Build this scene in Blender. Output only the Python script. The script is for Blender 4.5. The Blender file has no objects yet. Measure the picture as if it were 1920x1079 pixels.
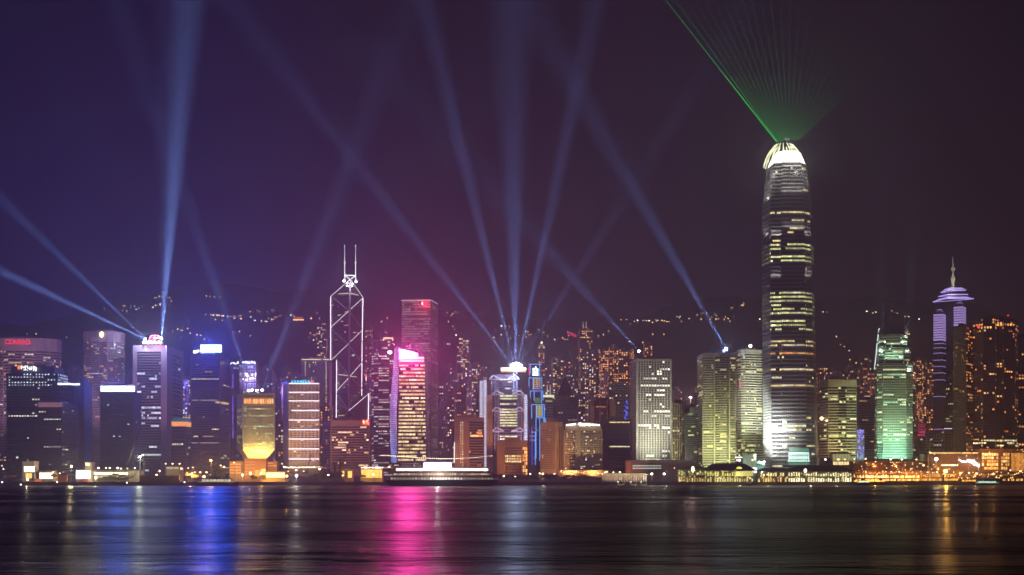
import bpy, math, random
from mathutils import Vector, Matrix
R = random.Random(7)
S = bpy.context.scene; C = S.collection
rad = math.radians
# ---------------------------------------------------------------- camera, world, exposure
F = 2490.0; H = 6.0; HY = 900.0            # focal length in px of the 1920 wide photo, eye height, horizon row
def P(x, y, D): return Vector(((x - 960) / F * D, D, H + (HY - y) / F * D))
def w2(x, D): return ((x - 960) / F * D, D)
def zy(y, D): return H + (HY - y) / F * D
cam = bpy.data.cameras.new('camera'); co = bpy.data.objects.new('camera', cam); C.objects.link(co)
co.location = (0, 0, H); co.rotation_euler = (math.pi / 2, 0, 0)
cam.sensor_width = 36; cam.lens = 36 * F / 1920; cam.shift_y = (HY - 539.5) / 1920
cam.clip_start = 0.5; cam.clip_end = 30000; S.camera = co
S.view_settings.view_transform = 'Standard'; S.view_settings.look = 'None'
S.view_settings.exposure = 0; S.view_settings.gamma = 1
S.render.engine = 'CYCLES'
cy = S.cycles
cy.use_denoising = True; cy.denoiser = 'OPENIMAGEDENOISE'; cy.denoising_prefilter = 'ACCURATE'; cy.denoising_input_passes = 'RGB_ALBEDO_NORMAL'; cy.max_bounces = 4; cy.diffuse_bounces = 1; cy.glossy_bounces = 2
cy.transmission_bounces = 2; cy.volume_bounces = 0; cy.sample_clamp_indirect = 3; cy.use_light_tree = True
cy.caustics_reflective = False; cy.caustics_refractive = False
cy.use_adaptive_sampling = False

w = bpy.data.worlds.new('World'); S.world = w; w.use_nodes = True
nt = w.node_tree; nt.nodes.clear()
def N(t, typ, **k):
    n = t.nodes.new(typ)
    for a, b in k.items(): setattr(n, a, b)
    return n
def ramp(t, fac, pts):
    n = N(t, 'ShaderNodeValToRGB'); cr = n.color_ramp
    while len(cr.elements) > 1: cr.elements.remove(cr.elements[0])
    cr.elements[0].position = pts[0][0]; cr.elements[0].color = (*pts[0][1], 1)
    for p, c in pts[1:]:
        e = cr.elements.new(p); e.color = (*c, 1)
    t.links.new(fac, n.inputs[0]); return n.outputs[0]
def s2l(*c): return tuple((v / 255 / 12.92) if v / 255 <= .04045 else ((v / 255 + .055) / 1.055) ** 2.4 for v in c)
wo = N(nt, 'ShaderNodeOutputWorld'); bg = N(nt, 'ShaderNodeBackground'); tc = N(nt, 'ShaderNodeTexCoord')
sp = N(nt, 'ShaderNodeSeparateXYZ'); nt.links.new(tc.outputs['Generated'], sp.inputs[0])
mx = N(nt, 'ShaderNodeMapRange'); mx.inputs[1].default_value = -.38; mx.inputs[2].default_value = .38
nt.links.new(sp.outputs[0], mx.inputs[0])
mz = N(nt, 'ShaderNodeMapRange'); mz.inputs[1].default_value = 0.02; mz.inputs[2].default_value = .36; mz.interpolation_type = 'SMOOTHSTEP'
nt.links.new(sp.outputs[2], mz.inputs[0])
low = ramp(nt, mx.outputs[0], [(0, s2l(18, 18, 108)), (.25, s2l(20, 20, 100)), (.42, s2l(34, 20, 62)), (.6, s2l(32, 24, 38)), (.8, s2l(34, 24, 24)), (1, s2l(38, 14, 10))])
high = ramp(nt, mx.outputs[0], [(0, s2l(2, 0, 30)), (.2, s2l(6, 6, 50)), (.4, s2l(16, 8, 20)), (.6, s2l(24, 14, 24)), (.85, s2l(20, 10, 8)), (1, s2l(4, 0, 0))])
mixc = N(nt, 'ShaderNodeMix', data_type='RGBA')
nt.links.new(mz.outputs[0], mixc.inputs[0]); nt.links.new(low, mixc.inputs[6]); nt.links.new(high, mixc.inputs[7])
sky = N(nt, 'ShaderNodeTexSky', sky_type='NISHITA'); sky.sun_disc = False
sky.sun_elevation = rad(-9); sky.sun_rotation = rad(200)
bg2 = N(nt, 'ShaderNodeBackground'); bg2.inputs[1].default_value = .05; nt.links.new(sky.outputs[0], bg2.inputs[0])
nz = N(nt, 'ShaderNodeTexNoise'); nz.inputs['Scale'].default_value = 3.0; nz.inputs['Detail'].default_value = 4
nt.links.new(tc.outputs['Generated'], nz.inputs[0])
mr = N(nt, 'ShaderNodeMapRange'); mr.inputs[3].default_value = .85; mr.inputs[4].default_value = 1.15
nt.links.new(nz.outputs[0], mr.inputs[0])
vm = N(nt, 'ShaderNodeVectorMath', operation='SCALE'); nt.links.new(mixc.outputs[2], vm.inputs[0]); nt.links.new(mr.outputs[0], vm.inputs['Scale'])
# glow of the city on the near shore, behind the camera
mb_ = N(nt, 'ShaderNodeMapRange'); mb_.inputs[1].default_value = .25; mb_.inputs[2].default_value = -.35; mb_.interpolation_type = 'SMOOTHSTEP'; nt.links.new(sp.outputs[1], mb_.inputs[0])
me_ = N(nt, 'ShaderNodeMapRange'); me_.inputs[1].default_value = .75; me_.inputs[2].default_value = 0; nt.links.new(sp.outputs[2], me_.inputs[0])
mm_ = N(nt, 'ShaderNodeMath', operation='MULTIPLY'); nt.links.new(mb_.outputs[0], mm_.inputs[0]); nt.links.new(me_.outputs[0], mm_.inputs[1])
gl_ = N(nt, 'ShaderNodeVectorMath', operation='SCALE'); gl_.inputs[0].default_value = (.125, .10, .24); nt.links.new(mm_.outputs[0], gl_.inputs['Scale'])
va_ = N(nt, 'ShaderNodeVectorMath', operation='ADD'); nt.links.new(vm.outputs[0], va_.inputs[0]); nt.links.new(gl_.outputs[0], va_.inputs[1]); vm = va_
# unseen glow overhead, added to lighten the haze
mo_ = N(nt, 'ShaderNodeMapRange'); mo_.inputs[1].default_value = .42; mo_.inputs[2].default_value = .7; mo_.interpolation_type = 'SMOOTHSTEP'; nt.links.new(sp.outputs[2], mo_.inputs[0])
go_ = N(nt, 'ShaderNodeVectorMath', operation='SCALE'); go_.inputs[0].default_value = (.006, .005, .02); nt.links.new(mo_.outputs[0], go_.inputs['Scale'])
vb_ = N(nt, 'ShaderNodeVectorMath', operation='ADD'); nt.links.new(vm.outputs[0], vb_.inputs[0]); nt.links.new(go_.outputs[0], vb_.inputs[1]); vm = vb_
nt.links.new(vm.outputs[0], bg.inputs[0]); bg.inputs[1].default_value = 1.0
ad = N(nt, 'ShaderNodeAddShader'); nt.links.new(bg.outputs[0], ad.inputs[0]); nt.links.new(bg2.outputs[0], ad.inputs[1])
nt.links.new(ad.outputs[0], wo.inputs[0])

# ---------------------------------------------------------------- materials
_m = {}
def wall(col, rough=.75, spec=.3, metal=0.0, sc=.05, amp=.18):
    k = ('w', col, rough, metal)
    if k in _m: return _m[k]
    m = bpy.data.materials.new('facade'); m.use_nodes = True; t = m.node_tree; b = t.nodes['Principled BSDF']
    g = N(t, 'ShaderNodeNewGeometry'); n1 = N(t, 'ShaderNodeTexNoise'); n1.inputs['Scale'].default_value = sc; n1.inputs['Detail'].default_value = 6
    mp = N(t, 'ShaderNodeMapping'); mp.inputs['Scale'].default_value = (1, 1, .35)
    t.links.new(g.outputs['Position'], mp.inputs[0]); t.links.new(mp.outputs[0], n1.inputs[0])
    r = N(t, 'ShaderNodeMapRange'); r.inputs[1].default_value = .3; r.inputs[2].default_value = .7
    r.inputs[3].default_value = 1 - amp; r.inputs[4].default_value = 1 + amp; t.links.new(n1.outputs[0], r.inputs[0])
    v = N(t, 'ShaderNodeVectorMath', operation='SCALE'); v.inputs[0].default_value = col; t.links.new(r.outputs[0], v.inputs['Scale'])
    t.links.new(v.outputs[0], b.inputs['Base Color']); b.inputs['Roughness'].default_value = rough; b.inputs['Metallic'].default_value = metal
    b.inputs['Specular IOR Level'].default_value = spec
    m.cycles.emission_sampling = 'NONE'; _m[k] = m; return m
def emit(col, s=1.0, samp=False, base=None):
    base = base or tuple(min(.8, .15 + .6 * v * min(1, s)) for v in col)
    k = ('e', col, s, samp, base)
    if k in _m: return _m[k]
    m = bpy.data.materials.new('lit'); m.use_nodes = True; b = m.node_tree.nodes['Principled BSDF']
    b.inputs['Base Color'].default_value = (*base, 1); b.inputs['Emission Color'].default_value = (*col, 1); b.inputs['Emission Strength'].default_value = s
    b.inputs['Roughness'].default_value = .6
    m.cycles.emission_sampling = 'FRONT' if samp else 'NONE'; _m[k] = m; return m
def make_win():
    m = bpy.data.materials.new('window_glass'); m.use_nodes = True; t = m.node_tree; b = t.nodes['Principled BSDF']
    a = N(t, 'ShaderNodeAttribute', attribute_name='lit'); g = N(t, 'ShaderNodeNewGeometry')
    n1 = N(t, 'ShaderNodeTexNoise'); n1.inputs['Scale'].default_value = .45; n1.inputs['Detail'].default_value = 3; t.links.new(g.outputs['Position'], n1.inputs[0])
    r = N(t, 'ShaderNodeMapRange'); r.inputs[1].default_value = .3; r.inputs[2].default_value = .7; r.inputs[3].default_value = .45; r.inputs[4].default_value = 1.5
    t.links.new(n1.outputs[0], r.inputs[0])
    v = N(t, 'ShaderNodeVectorMath', operation='SCALE'); t.links.new(a.outputs['Color'], v.inputs[0]); t.links.new(r.outputs[0], v.inputs['Scale'])
    t.links.new(v.outputs[0], b.inputs['Emission Color']); b.inputs['Emission Strength'].default_value = 1
    mn = N(t, 'ShaderNodeVectorMath', operation='MINIMUM'); mn.inputs[1].default_value = (.75, .75, .75); t.links.new(v.outputs[0], mn.inputs[0])   # lit colour repeated in the base colour to guide the denoiser
    mxx = N(t, 'ShaderNodeVectorMath', operation='MAXIMUM'); mxx.inputs[1].default_value = (.012, .012, .016); t.links.new(mn.outputs[0], mxx.inputs[0]); t.links.new(mxx.outputs[0], b.inputs['Base Color'])
    b.inputs['Roughness'].default_value = .18
    m.cycles.emission_sampling = 'NONE'; return m
WIN = make_win()

# ---------------------------------------------------------------- mesh builder
def split_build(mb, name, mat, root):
    """every face its own part, up to a hundred on one thing; the rest one part"""
    n0 = root.get('_n', 0); rest = MB()
    for f, c in zip(mb.f, mb.c):
        if n0 < 95: q = MB(); q.poly([mb.v[i] for i in f], c); q.build(name, mat, root); n0 += 1
        else: rest.poly([mb.v[i] for i in f], c)
    root['_n'] = n0
    if rest.f: o = rest.build(name + 's', mat, root); o['kind'] = 'stuff'
class MB:
    def __init__(s): s.v = []; s.f = []; s.c = []; s.mi = []
    def quad(s, a, b, c, d, col=(0, 0, 0), mi=0):
        n = len(s.v); s.v += [a, b, c, d]; s.f.append((n, n + 1, n + 2, n + 3)); s.c.append(col); s.mi.append(mi)
    def poly(s, pts, col=(0, 0, 0), mi=0):
        n = len(s.v); s.v += list(pts); s.f.append(tuple(range(n, n + len(pts)))); s.c.append(col); s.mi.append(mi)
    def loft(s, lo, hi, col=(0, 0, 0), mi=0, cap=True):
        n = len(lo)
        for i in range(n):
            j = (i + 1) % n; s.quad(lo[i], lo[j], hi[j], hi[i], col, mi)
        if cap: s.poly(hi, col, mi); s.poly(list(reversed(lo)), col, mi)
    def box(s, c, d, rz=0, col=(0, 0, 0), mi=0):
        x, y, z = d[0] / 2, d[1] / 2, d[2] / 2; cs, sn = math.cos(rz), math.sin(rz)
        f = lambda a, b, e: Vector((c[0] + a * cs - b * sn, c[1] + a * sn + b * cs, c[2] + e))
        s.loft([f(-x, -y, -z), f(x, -y, -z), f(x, y, -z), f(-x, y, -z)], [f(-x, -y, z), f(x, -y, z), f(x, y, z), f(-x, y, z)], col, mi)
    def tube(s, a, b, r, n=5, r2=None, mi=0, col=(0, 0, 0)):
        a = Vector(a); b = Vector(b); d = (b - a)
        if d.length < 1e-6: return
        d.normalize(); u = d.cross(Vector((.31, .95, .11))).normalized(); v = d.cross(u); r2 = r if r2 is None else r2
        lo = [a + (u * math.cos(t) + v * math.sin(t)) * r for t in [2 * math.pi * i / n for i in range(n)]]
        hi = [b + (u * math.cos(t) + v * math.sin(t)) * r2 for t in [2 * math.pi * i / n for i in range(n)]]
        s.loft(lo, hi, col, mi)
    def ball(s, c, r, col=(0, 0, 0), mi=0, n=6, m=4, sz=1):
        c = Vector(c); ring = []
        for j in range(1, m):
            p = math.pi * j / m
            ring.append([c + Vector((r * math.sin(p) * math.cos(2 * math.pi * i / n), r * math.sin(p) * math.sin(2 * math.pi * i / n), r * sz * math.cos(p))) for i in range(n)])
        top = c + Vector((0, 0, r * sz)); bot = c - Vector((0, 0, r * sz))
        for i in range(n):
            j = (i + 1) % n
            s.poly([top, ring[0][i], ring[0][j]], col, mi); s.poly([bot, ring[-1][j], ring[-1][i]], col, mi)
            for k in range(len(ring) - 1): s.quad(ring[k][i], ring[k + 1][i], ring[k + 1][j], ring[k][j], col, mi)
    def build(s, name, mats, parent=None, smooth=False):
        if not s.f: return None
        if not isinstance(mats, (list, tuple)): mats = [mats]
        off = Vector(parent['_o']) if parent is not None and '_o' in parent else Vector((0, 0, 0))
        me = bpy.data.meshes.new(name); me.from_pydata([tuple(Vector(v) - off) for v in s.v], [], s.f)
        for m in mats: me.materials.append(m)
        if len(mats) > 1: me.polygons.foreach_set('material_index', s.mi)
        if any(m is WIN for m in mats):
            at = me.color_attributes.new('lit', 'FLOAT_COLOR', 'CORNER'); arr = []
            for c, f in zip(s.c, s.f): arr += [c[0], c[1], c[2], 1.0] * len(f)
            at.data.foreach_set('color', arr)
        if smooth: me.polygons.foreach_set('use_smooth', [True] * len(me.polygons))
        o = bpy.data.objects.new(name, me); C.objects.link(o)
        if parent is not None: o.parent = parent; o['_o'] = list(off)
        return o
REG = []
def thing(name, label, cat, loc, group=None, reg=None):
    o = bpy.data.objects.new(name, None); C.objects.link(o); o.location = loc; o['_o'] = list(loc)
    o['label'] = label or ''; o['category'] = cat
    if group: o['group'] = group
    if reg: REG.append((o, reg))
    return o
def struct(mb, name, mats, kind='structure', smooth=False):
    o = mb.build(name, mats, None, smooth); o['kind'] = kind; return o
def tag(o, label, cat, group=None):
    o['label'] = label; o['category'] = cat
    if group: o['group'] = group
    return o

# ---------------------------------------------------------------- lights
FK = 2.6; WK = 1.8; BK = .47; GK = 1.0
def col_n(c):
    m = max(c); return tuple(v / m for v in c)
def spot(a, b, power, deg, col, blend=1.0, name='floodlight_lamp', rad_=.4, parent=None):
    l = bpy.data.lights.new(name, 'SPOT'); l.energy = power; l.spot_size = rad(deg); l.spot_blend = blend; l.color = col; l.shadow_soft_size = rad_
    o = bpy.data.objects.new(name, l); o.rotation_euler = (Vector(b) - Vector(a)).to_track_quat('-Z', 'Y').to_euler(); C.objects.link(o)
    o.location = Vector(a) - (Vector(parent['_o']) if parent else Vector())
    if parent: o.parent = parent
    return o
def beam(a, b, power, deg, col, name='searchlight_lamp', size=2.4, parent=None):
    """a searchlight: a disc lamp whose light leaves in a narrow cone"""
    l = bpy.data.lights.new(name, 'AREA'); l.shape = 'DISK'; l.size = size; l.energy = power; l.color = col; l.spread = rad(deg)
    o = bpy.data.objects.new(name, l); o.rotation_euler = (Vector(b) - Vector(a)).to_track_quat('-Z', 'Y').to_euler(); C.objects.link(o)
    o.location = Vector(a) - (Vector(parent['_o']) if parent else Vector())
    if parent: o.parent = parent
    return o
def flood(a, b, E, deg, col, blend=1.0, parent=None):
    r = (Vector(b) - Vector(a)).length
    return spot(a, b, FK * E * 4 * math.pi * r * r, deg, col, blend, parent=parent)
def area(c, to, sx, sy, power, col, parent=None, name='lamp'):
    l = bpy.data.lights.new(name, 'AREA'); l.shape = 'RECTANGLE'; l.size = sx; l.size_y = sy; l.energy = power; l.color = col
    o = bpy.data.objects.new(name, l); o.rotation_euler = Vector(to).to_track_quat('-Z', 'Y').to_euler(); C.objects.link(o)
    o.location = Vector(c) - (Vector(parent['_o']) if parent else Vector())
    if parent: o.parent = parent
    return o
def point(c, power, col, r=.5, parent=None, name='lamp'):
    l = bpy.data.lights.new(name, 'POINT'); l.energy = power; l.color = col; l.shadow_soft_size = r
    o = bpy.data.objects.new(name, l); C.objects.link(o)
    o.location = Vector(c) - (Vector(parent['_o']) if parent else Vector())
    if parent: o.parent = parent
    return o

# ---------------------------------------------------------------- facades
PAL = dict(warm=[(1, .62, .30), (1, .72, .42), (1, .5, .2), (1, .8, .55)], white=[(1, .93, .75), (.95, 1, .9), (1, .85, .6)],
           yellow=[(1, .8, .35), (1, .72, .28), (1, .88, .5)], orange=[(1, .38, .10), (1, .5, .16), (1, .3, .08)],
           cool=[(.75, .95, 1), (.9, 1, .95), (.7, .85, 1)], olive=[(.85, .9, .35), (.75, .8, .3), (1, .95, .5)],
           res=[(1, .55, .22), (1, .68, .38), (1, .42, .14), (1, .85, .65), (.9, .95, 1)], green=[(.45, 1, .6), (.7, 1, .5), (1, .95, .5)],
           pink=[(1, .75, .7), (1, .7, .45), (1, .9, .8)])
def lerp(a, b, t): return a + (b - a) * t
def rows(root, faces, nf, mat=WIN, name='window_row', step=1):
    """faces: list of (A0,A1,B0,B1,spec); one object per floor, running round every face shown"""
    mb = MB()
    for k in range(nf):
        for A0, A1, B0, B1, sp_ in faces:
            wdt = (A1 - A0).length
            n = sp_.get('n') or max(1, int(round(wdt / sp_.get('cw', 3.2))))
            nrm = (A1 - A0).cross(B0 - A0).normalized() * sp_.get('off', .12)
            hf = sp_.get('hf', .5); wf = sp_.get('wf', .7); p = sp_.get('p', .2); rp = sp_.get('rp', 0); pal = PAL[sp_.get('pal', 'warm')]; st = sp_.get('s', .8) * WK
            k0, k1 = sp_.get('band', (0, nf))
            t0 = (k + .5 - hf / 2) / nf; t1 = (k + .5 + hf / 2) / nf; m = sp_.get('m', .03)
            if not (k0 <= k < k1): continue
            full = R.random() < rp; pr = .88 if full else p
            if sp_.get('rowmix', 0) and not full: pr = p * (2.2 if R.random() < .4 else .2)
            on = R.random() < pr; base = R.choice(pal); run = sp_.get('run', 2.2); rb = R.uniform(.6, 1.2)
            for i in range(n):
                if R.random() < 1 / run: on = R.random() < pr; base = R.choice(pal); rb = R.uniform(.35, 1.4)
                u0 = m + (1 - 2 * m) * (i + .5 - wf / 2) / n; u1 = m + (1 - 2 * m) * (i + .5 + wf / 2) / n
                if on:
                    q = st * rb * R.uniform(.6, 1.3); c = tuple(v * q for v in base)
                else:
                    q = sp_.get('dim', .0) * R.uniform(.3, 1.6); c = tuple(v * q for v in base)
                a = lerp(A0, B0, t0); b = lerp(A1, B1, t0); c_ = lerp(A0, B0, t1); d = lerp(A1, B1, t1)
                if sp_.get('round'):
                    ce = lerp(lerp(a, b, (u0 + u1) / 2), lerp(c_, d, (u0 + u1) / 2), .5); ux = (b - a).normalized(); uz = Vector((0, 0, 1)); rr = sp_['round']
                    mb.poly([ce + nrm + ux * rr * math.cos(q2) + uz * rr * math.sin(q2) for q2 in [math.pi / 4 * e + .39 for e in range(8)]], c)
                else:
                    mb.quad(lerp(a, b, u0) + nrm, lerp(a, b, u1) + nrm, lerp(c_, d, u1) + nrm, lerp(c_, d, u0) + nrm, c)
        if (k + 1) % step == 0 or k == nf - 1:
            (split_build if name in ('lit_top_window', 'penthouse_window', 'lobby_window', 'attic_window') else MB.build)(*((mb, name, mat, root))); mb = MB()
def rect(x0, x1, D, dep):
    X0, X1 = w2(x0, D)[0], w2(x1, D)[0]
    return [(X0, D), (X1, D), (X1, D + dep), (X0, D + dep)]
def cor(xl, Dl, xc, Dc, xr, Dr):
    l, c, r = w2(xl, Dl), w2(xc, Dc), w2(xr, Dr)
    return [l, c, r, (l[0] + r[0] - c[0], l[1] + r[1] - c[1])]
def oval(x0, x1, D, dep, n=16, pw=1.0):
    X0, X1 = w2(x0, D)[0], w2(x1, D)[0]; cx = (X0 + X1) / 2; rx = (X1 - X0) / 2; out = []
    for i in range(n):
        t = math.pi + 2 * math.pi * i / n
        c, s_ = math.cos(t), math.sin(t)
        out.append((cx + rx * math.copysign(abs(c) ** pw, c), D + dep / 2 + dep / 2 * math.copysign(abs(s_) ** pw, s_)))
    return out
def faces_of(lo, hi, specs, default):
    out = []
    n = len(lo)
    for i in range(n):
        j = (i + 1) % n; a, b = lo[i], lo[j]; dx, dy = b.x - a.x, b.y - a.y
        if math.hypot(dx, dy) < 1.0: continue
        nx, ny = dy, -dx; cxm, cym = (a.x + b.x) / 2, (a.y + b.y) / 2
        L = math.hypot(nx, ny)
        if (nx * -cxm + ny * -cym) / L / math.hypot(cxm, cym) < .01: continue
        sp_ = dict(default); sp_.update(specs.get(i, {}))
        if sp_.get('skip'): continue
        out.append((a, b, hi[i], hi[j], sp_))
    return out
def scale_fp(fp, k, kx=None):
    cx = sum(p[0] for p in fp) / len(fp); cy_ = sum(p[1] for p in fp) / len(fp); kx = kx or k
    return [(cx + (p[0] - cx) * kx, cy_ + (p[1] - cy_) * k) for p in fp]
def bands(root, fp, y0, y1, D, nf, mat, out=.5, hf=.42, name='floor_slab', fp1=None, phase=0.0, one=True):
    """projecting floor slabs / spandrels round the plan"""
    fp1 = fp1 or fp; mb = MB(); z0, z1 = zy(y0, D), zy(y1, D)
    n = len(fp); cx = sum(p[0] for p in fp) / n; cyy = sum(p[1] for p in fp) / n
    for k in range(nf + 1):
        t = k / nf; fh = (z1 - z0) / nf; za = z0 + fh * (k - hf / 2) + phase; zb = za + fh * hf
        pts = []
        for p, q in zip(fp, fp1):
            X, Y = lerp(p[0], q[0], t), lerp(p[1], q[1], t); d = Vector((X - cx, Y - cyy)); L = d.length
            d = d * ((L + out) / L); pts.append((cx + d.x, cyy + d.y))
        mb.loft([Vector((*p, za)) for p in pts], [Vector((*p, zb)) for p in pts])
    return mb.build(name, mat, root)
def fins(root, A0, A1, B0, B1, n, mat, wd=.5, dp=.6, name='mullions', t0=0, t1=1, m=0):
    mb = MB(); d = (A1 - A0).normalized(); nr = (A1 - A0).cross(B0 - A0).normalized()
    for i in range(n + 1):
        u = m + (1 - 2 * m) * i / n; a = lerp(A0, A1, u); b = lerp(B0, B1, u); a, b = lerp(a, b, t0), lerp(a, b, t1)
        h = d * wd / 2; lo = [a - h + nr * dp, a + h + nr * dp, a + h, a - h]; hi = [b - h + nr * dp, b + h + nr * dp, b + h, b - h]
        mb.loft(lo, hi)
    return mb.build(name, mat, root)
def tower(name, label, cat, tiers, wallm, default, group=None, root=None, reg=None, roof=True):
    """tiers: dicts fp, fp1, y0, y1, D, nf, specs"""
    fp = tiers[0]['fp']; D0 = tiers[0]['D']
    if root is None:
        cx = sum(p[0] for p in fp) / len(fp); cyy = sum(p[1] for p in fp) / len(fp)
        root = thing(name, label, cat, (cx, cyy, max(3.2, zy(tiers[0]['y0'], D0))), group, reg)
    mb = MB(); rf = MB()
    for t in tiers:
        D = t['D']; z0, z1 = zy(t['y0'], D), zy(t['y1'], D); fp1 = t.get('fp1', t['fp'])
        lo = [Vector((*p, z0)) for p in t['fp']]; hi = [Vector((*p, z1)) for p in fp1]; t['lo'], t['hi'] = lo, hi
        if t.get('m'):
            q = MB(); q.loft(lo, hi); q.build(t.get('name', 'wall_section'), t['m'], root)
        else: mb.loft(lo, hi)
        if t.get('nf'):
            df = dict(default); df.update(t.get('d', {}))
            rows(root, faces_of(lo, hi, t.get('specs', {}), df), t['nf'], step=t.get('step', 1))
    mb.build('wall', wallm, root)
    if roof:
        D = tiers[-1]['D']; fp1 = scale_fp(tiers[-1].get('fp1', tiers[-1]['fp']), .5); z = tiers[-1]['hi'][0].z
        rf.loft([Vector((*p, z + .01)) for p in fp1], [Vector((*p, z + (4 if roof is True else roof))) for p in fp1]); rf.build('roof_plant', wallm, root)
    return root
def strokes(root, x0, x1, y0, y1, D, n, mat, name='sign_lettering', seed=1, slope=0.0, per=5, r=.3):
    """a row of written characters too small to read, as bent tube strokes"""
    q = random.Random(seed); mb = MB(); cw = (x1 - x0) / n
    for i in range(n):
        xs = x0 + cw * i
        for j in range(per):
            a = (xs + cw * q.uniform(.08, .85), lerp(y0, y1, q.uniform(0, 1))); 
            if q.random() < .5: b = (a[0], lerp(y0, y1, q.uniform(0, 1)))
            else: b = (xs + cw * q.uniform(.08, .85), a[1] + q.uniform(-.15, .15) * (y1 - y0))
            sa = slope * (a[0] - x0); sb = slope * (b[0] - x0)
            mb.tube(P(a[0], a[1] + sa, D), P(b[0], b[1] + sb, D), r, 4)
    return mb.build(name, mat, root)
def panel(mb, x0, x1, y0, y1, D, dep=1.0, mi=0, col=(0, 0, 0)):
    X0, X1 = w2(x0, D)[0], w2(x1, D)[0]; z0, z1 = zy(y1, D), zy(y0, D)
    mb.box(((X0 + X1) / 2, D + dep / 2, (z0 + z1) / 2), (abs(X1 - X0), dep, abs(z1 - z0)), 0, col, mi)
def text(root, s, x0, x1, y0, y1, D, mat, rz=0.0, name='sign_lettering', ext=.3):
    cu = bpy.data.curves.new(name, 'FONT'); cu.body = s; cu.size = 1; cu.extrude = .03; cu.align_x = 'CENTER'; cu.align_y = 'CENTER'
    o = bpy.data.objects.new(name, cu); C.objects.link(o); bpy.context.view_layer.update()
    me = bpy.data.meshes.new_from_object(o); bpy.data.objects.remove(o); o = bpy.data.objects.new(name, me); C.objects.link(o); bpy.context.view_layer.update(); cu = me
    dx, dz = o.dimensions.x, o.dimensions.y; a, b = P(x0, y1, D), P(x1, y0, D)
    cu.materials.append(mat); o.rotation_euler = (rad(90), 0, rz); o.scale = ((b.x - a.x) / dx / math.cos(rz), (b.z - a.z) / dz, 8)
    off = Vector(root['_o']) if root else Vector(); o.location = (a + b) / 2 - off
    if root: o.parent = root
    return o
GZ = 3.2
WHITE = wall((.62, .60, .56)); CREAM = wall((.55, .46, .34)); GREY = wall((.28, .28, .30)); DARK = wall((.14, .13, .16), .4, .5)
MAUVE = wall((.48, .36, .42)); BLUEG = wall((.10, .12, .22), .3, .5); BROWN = wall((.22, .14, .11)); SILV = wall((.55, .57, .6), .35, .6, .4)
STEEL = wall((.4, .4, .44), .4, .5); DKGR = wall((.12, .12, .13)); RUST = wall((.35, .10, .04)); CONC = wall((.33, .31, .28)); BLACK = wall((.02, .02, .022), .6)
LW = emit((1, .95, 1), 4); LGOLD = emit((1, .75, .35), 3); LRED = emit((1, .04, .07), 2.2)

# ---------------------------------------------------------------- water, ground, quay, hill
def water_mat():
    m = bpy.data.materials.new('sea_water'); m.use_nodes = True; t = m.node_tree; b = t.nodes['Principled BSDF']
    b.inputs['Base Color'].default_value = (.002, .002, .004, 1); b.inputs['IOR'].default_value = 1.33; b.inputs['Specular IOR Level'].default_value = .085
    g = N(t, 'ShaderNodeNewGeometry')
    mp = N(t, 'ShaderNodeMapping'); mp.inputs['Scale'].default_value = (.5, 1, 1); t.links.new(g.outputs['Position'], mp.inputs[0])
    def noi(s, d, off=0):
        n = N(t, 'ShaderNodeTexNoise'); n.inputs['Scale'].default_value = s; n.inputs['Detail'].default_value = d; n.inputs['Roughness'].default_value = .55
        t.links.new(mp.outputs[0], n.inputs[0]); return n.outputs[0]
    a = noi(.06, 5); c = noi(.45, 4); e = noi(.012, 3)
    m1 = N(t, 'ShaderNodeMath', operation='MULTIPLY'); m1.inputs[1].default_value = 3.5; t.links.new(a, m1.inputs[0])
    m2 = N(t, 'ShaderNodeMath', operation='MULTIPLY_ADD'); m2.inputs[1].default_value = .7; t.links.new(c, m2.inputs[0]); t.links.new(m1.outputs[0], m2.inputs[2])
    c3 = noi(1.7, 3); m3 = N(t, 'ShaderNodeMath', operation='MULTIPLY_ADD'); m3.inputs[1].default_value = .2; t.links.new(c3, m3.inputs[0]); t.links.new(m2.outputs[0], m3.inputs[2]); m2 = m3
    bp = N(t, 'ShaderNodeBump'); bp.inputs['Strength'].default_value = 1; bp.inputs['Distance'].default_value = 1.25; t.links.new(m2.outputs[0], bp.inputs['Height'])
    t.links.new(bp.outputs[0], b.inputs['Normal'])
    r = N(t, 'ShaderNodeMapRange'); r.inputs[1].default_value = .35; r.inputs[2].default_value = .65; r.inputs[3].default_value = .2; r.inputs[4].default_value = .36
    t.links.new(e, r.inputs[0]); t.links.new(r.outputs[0], b.inputs['Roughness'])
    e2 = noi(.022, 4); r2 = N(t, 'ShaderNodeMapRange'); r2.inputs[1].default_value = .38; r2.inputs[2].default_value = .64; r2.inputs[3].default_value = .018; r2.inputs[4].default_value = .085
    t.links.new(e2, r2.inputs[0]); t.links.new(r2.outputs[0], b.inputs['Specular IOR Level'])
    return m
mb = MB(); mb.quad(Vector((-4200, -380, 0)), Vector((4200, -380, 0)), Vector((4200, 1500, 0)), Vector((-4200, 1500, 0)))
struct(mb, 'water', water_mat())
shore = [(-4200, 1360), (-700, 1385), (-560, 1375), (-40, 1400), (60, 1440), (700, 1450), (4200, 1480)]
mb = MB()
for (xa, ya), (xb, yb) in zip(shore, shore[1:]):
    mb.quad(Vector((xa, ya, GZ)), Vector((xb, yb, GZ)), Vector((xb, 4400, GZ)), Vector((xa, 4400, GZ)))
struct(mb, 'ground', wall((.06, .058, .055), .8, sc=.02))
mb = MB()
for (xa, ya), (xb, yb) in zip(shore, shore[1:]):
    a, b = Vector((xa, ya - .6, -.8)), Vector((xb, yb - .6, -.8)); up = Vector((0, 0, GZ + .1 + .8 + .5)); bk = Vector((0, .9, 0))
    mb.loft([a, b, b + bk, a + bk], [a + up, b + up, b + bk + up, a + bk + up])
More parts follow.
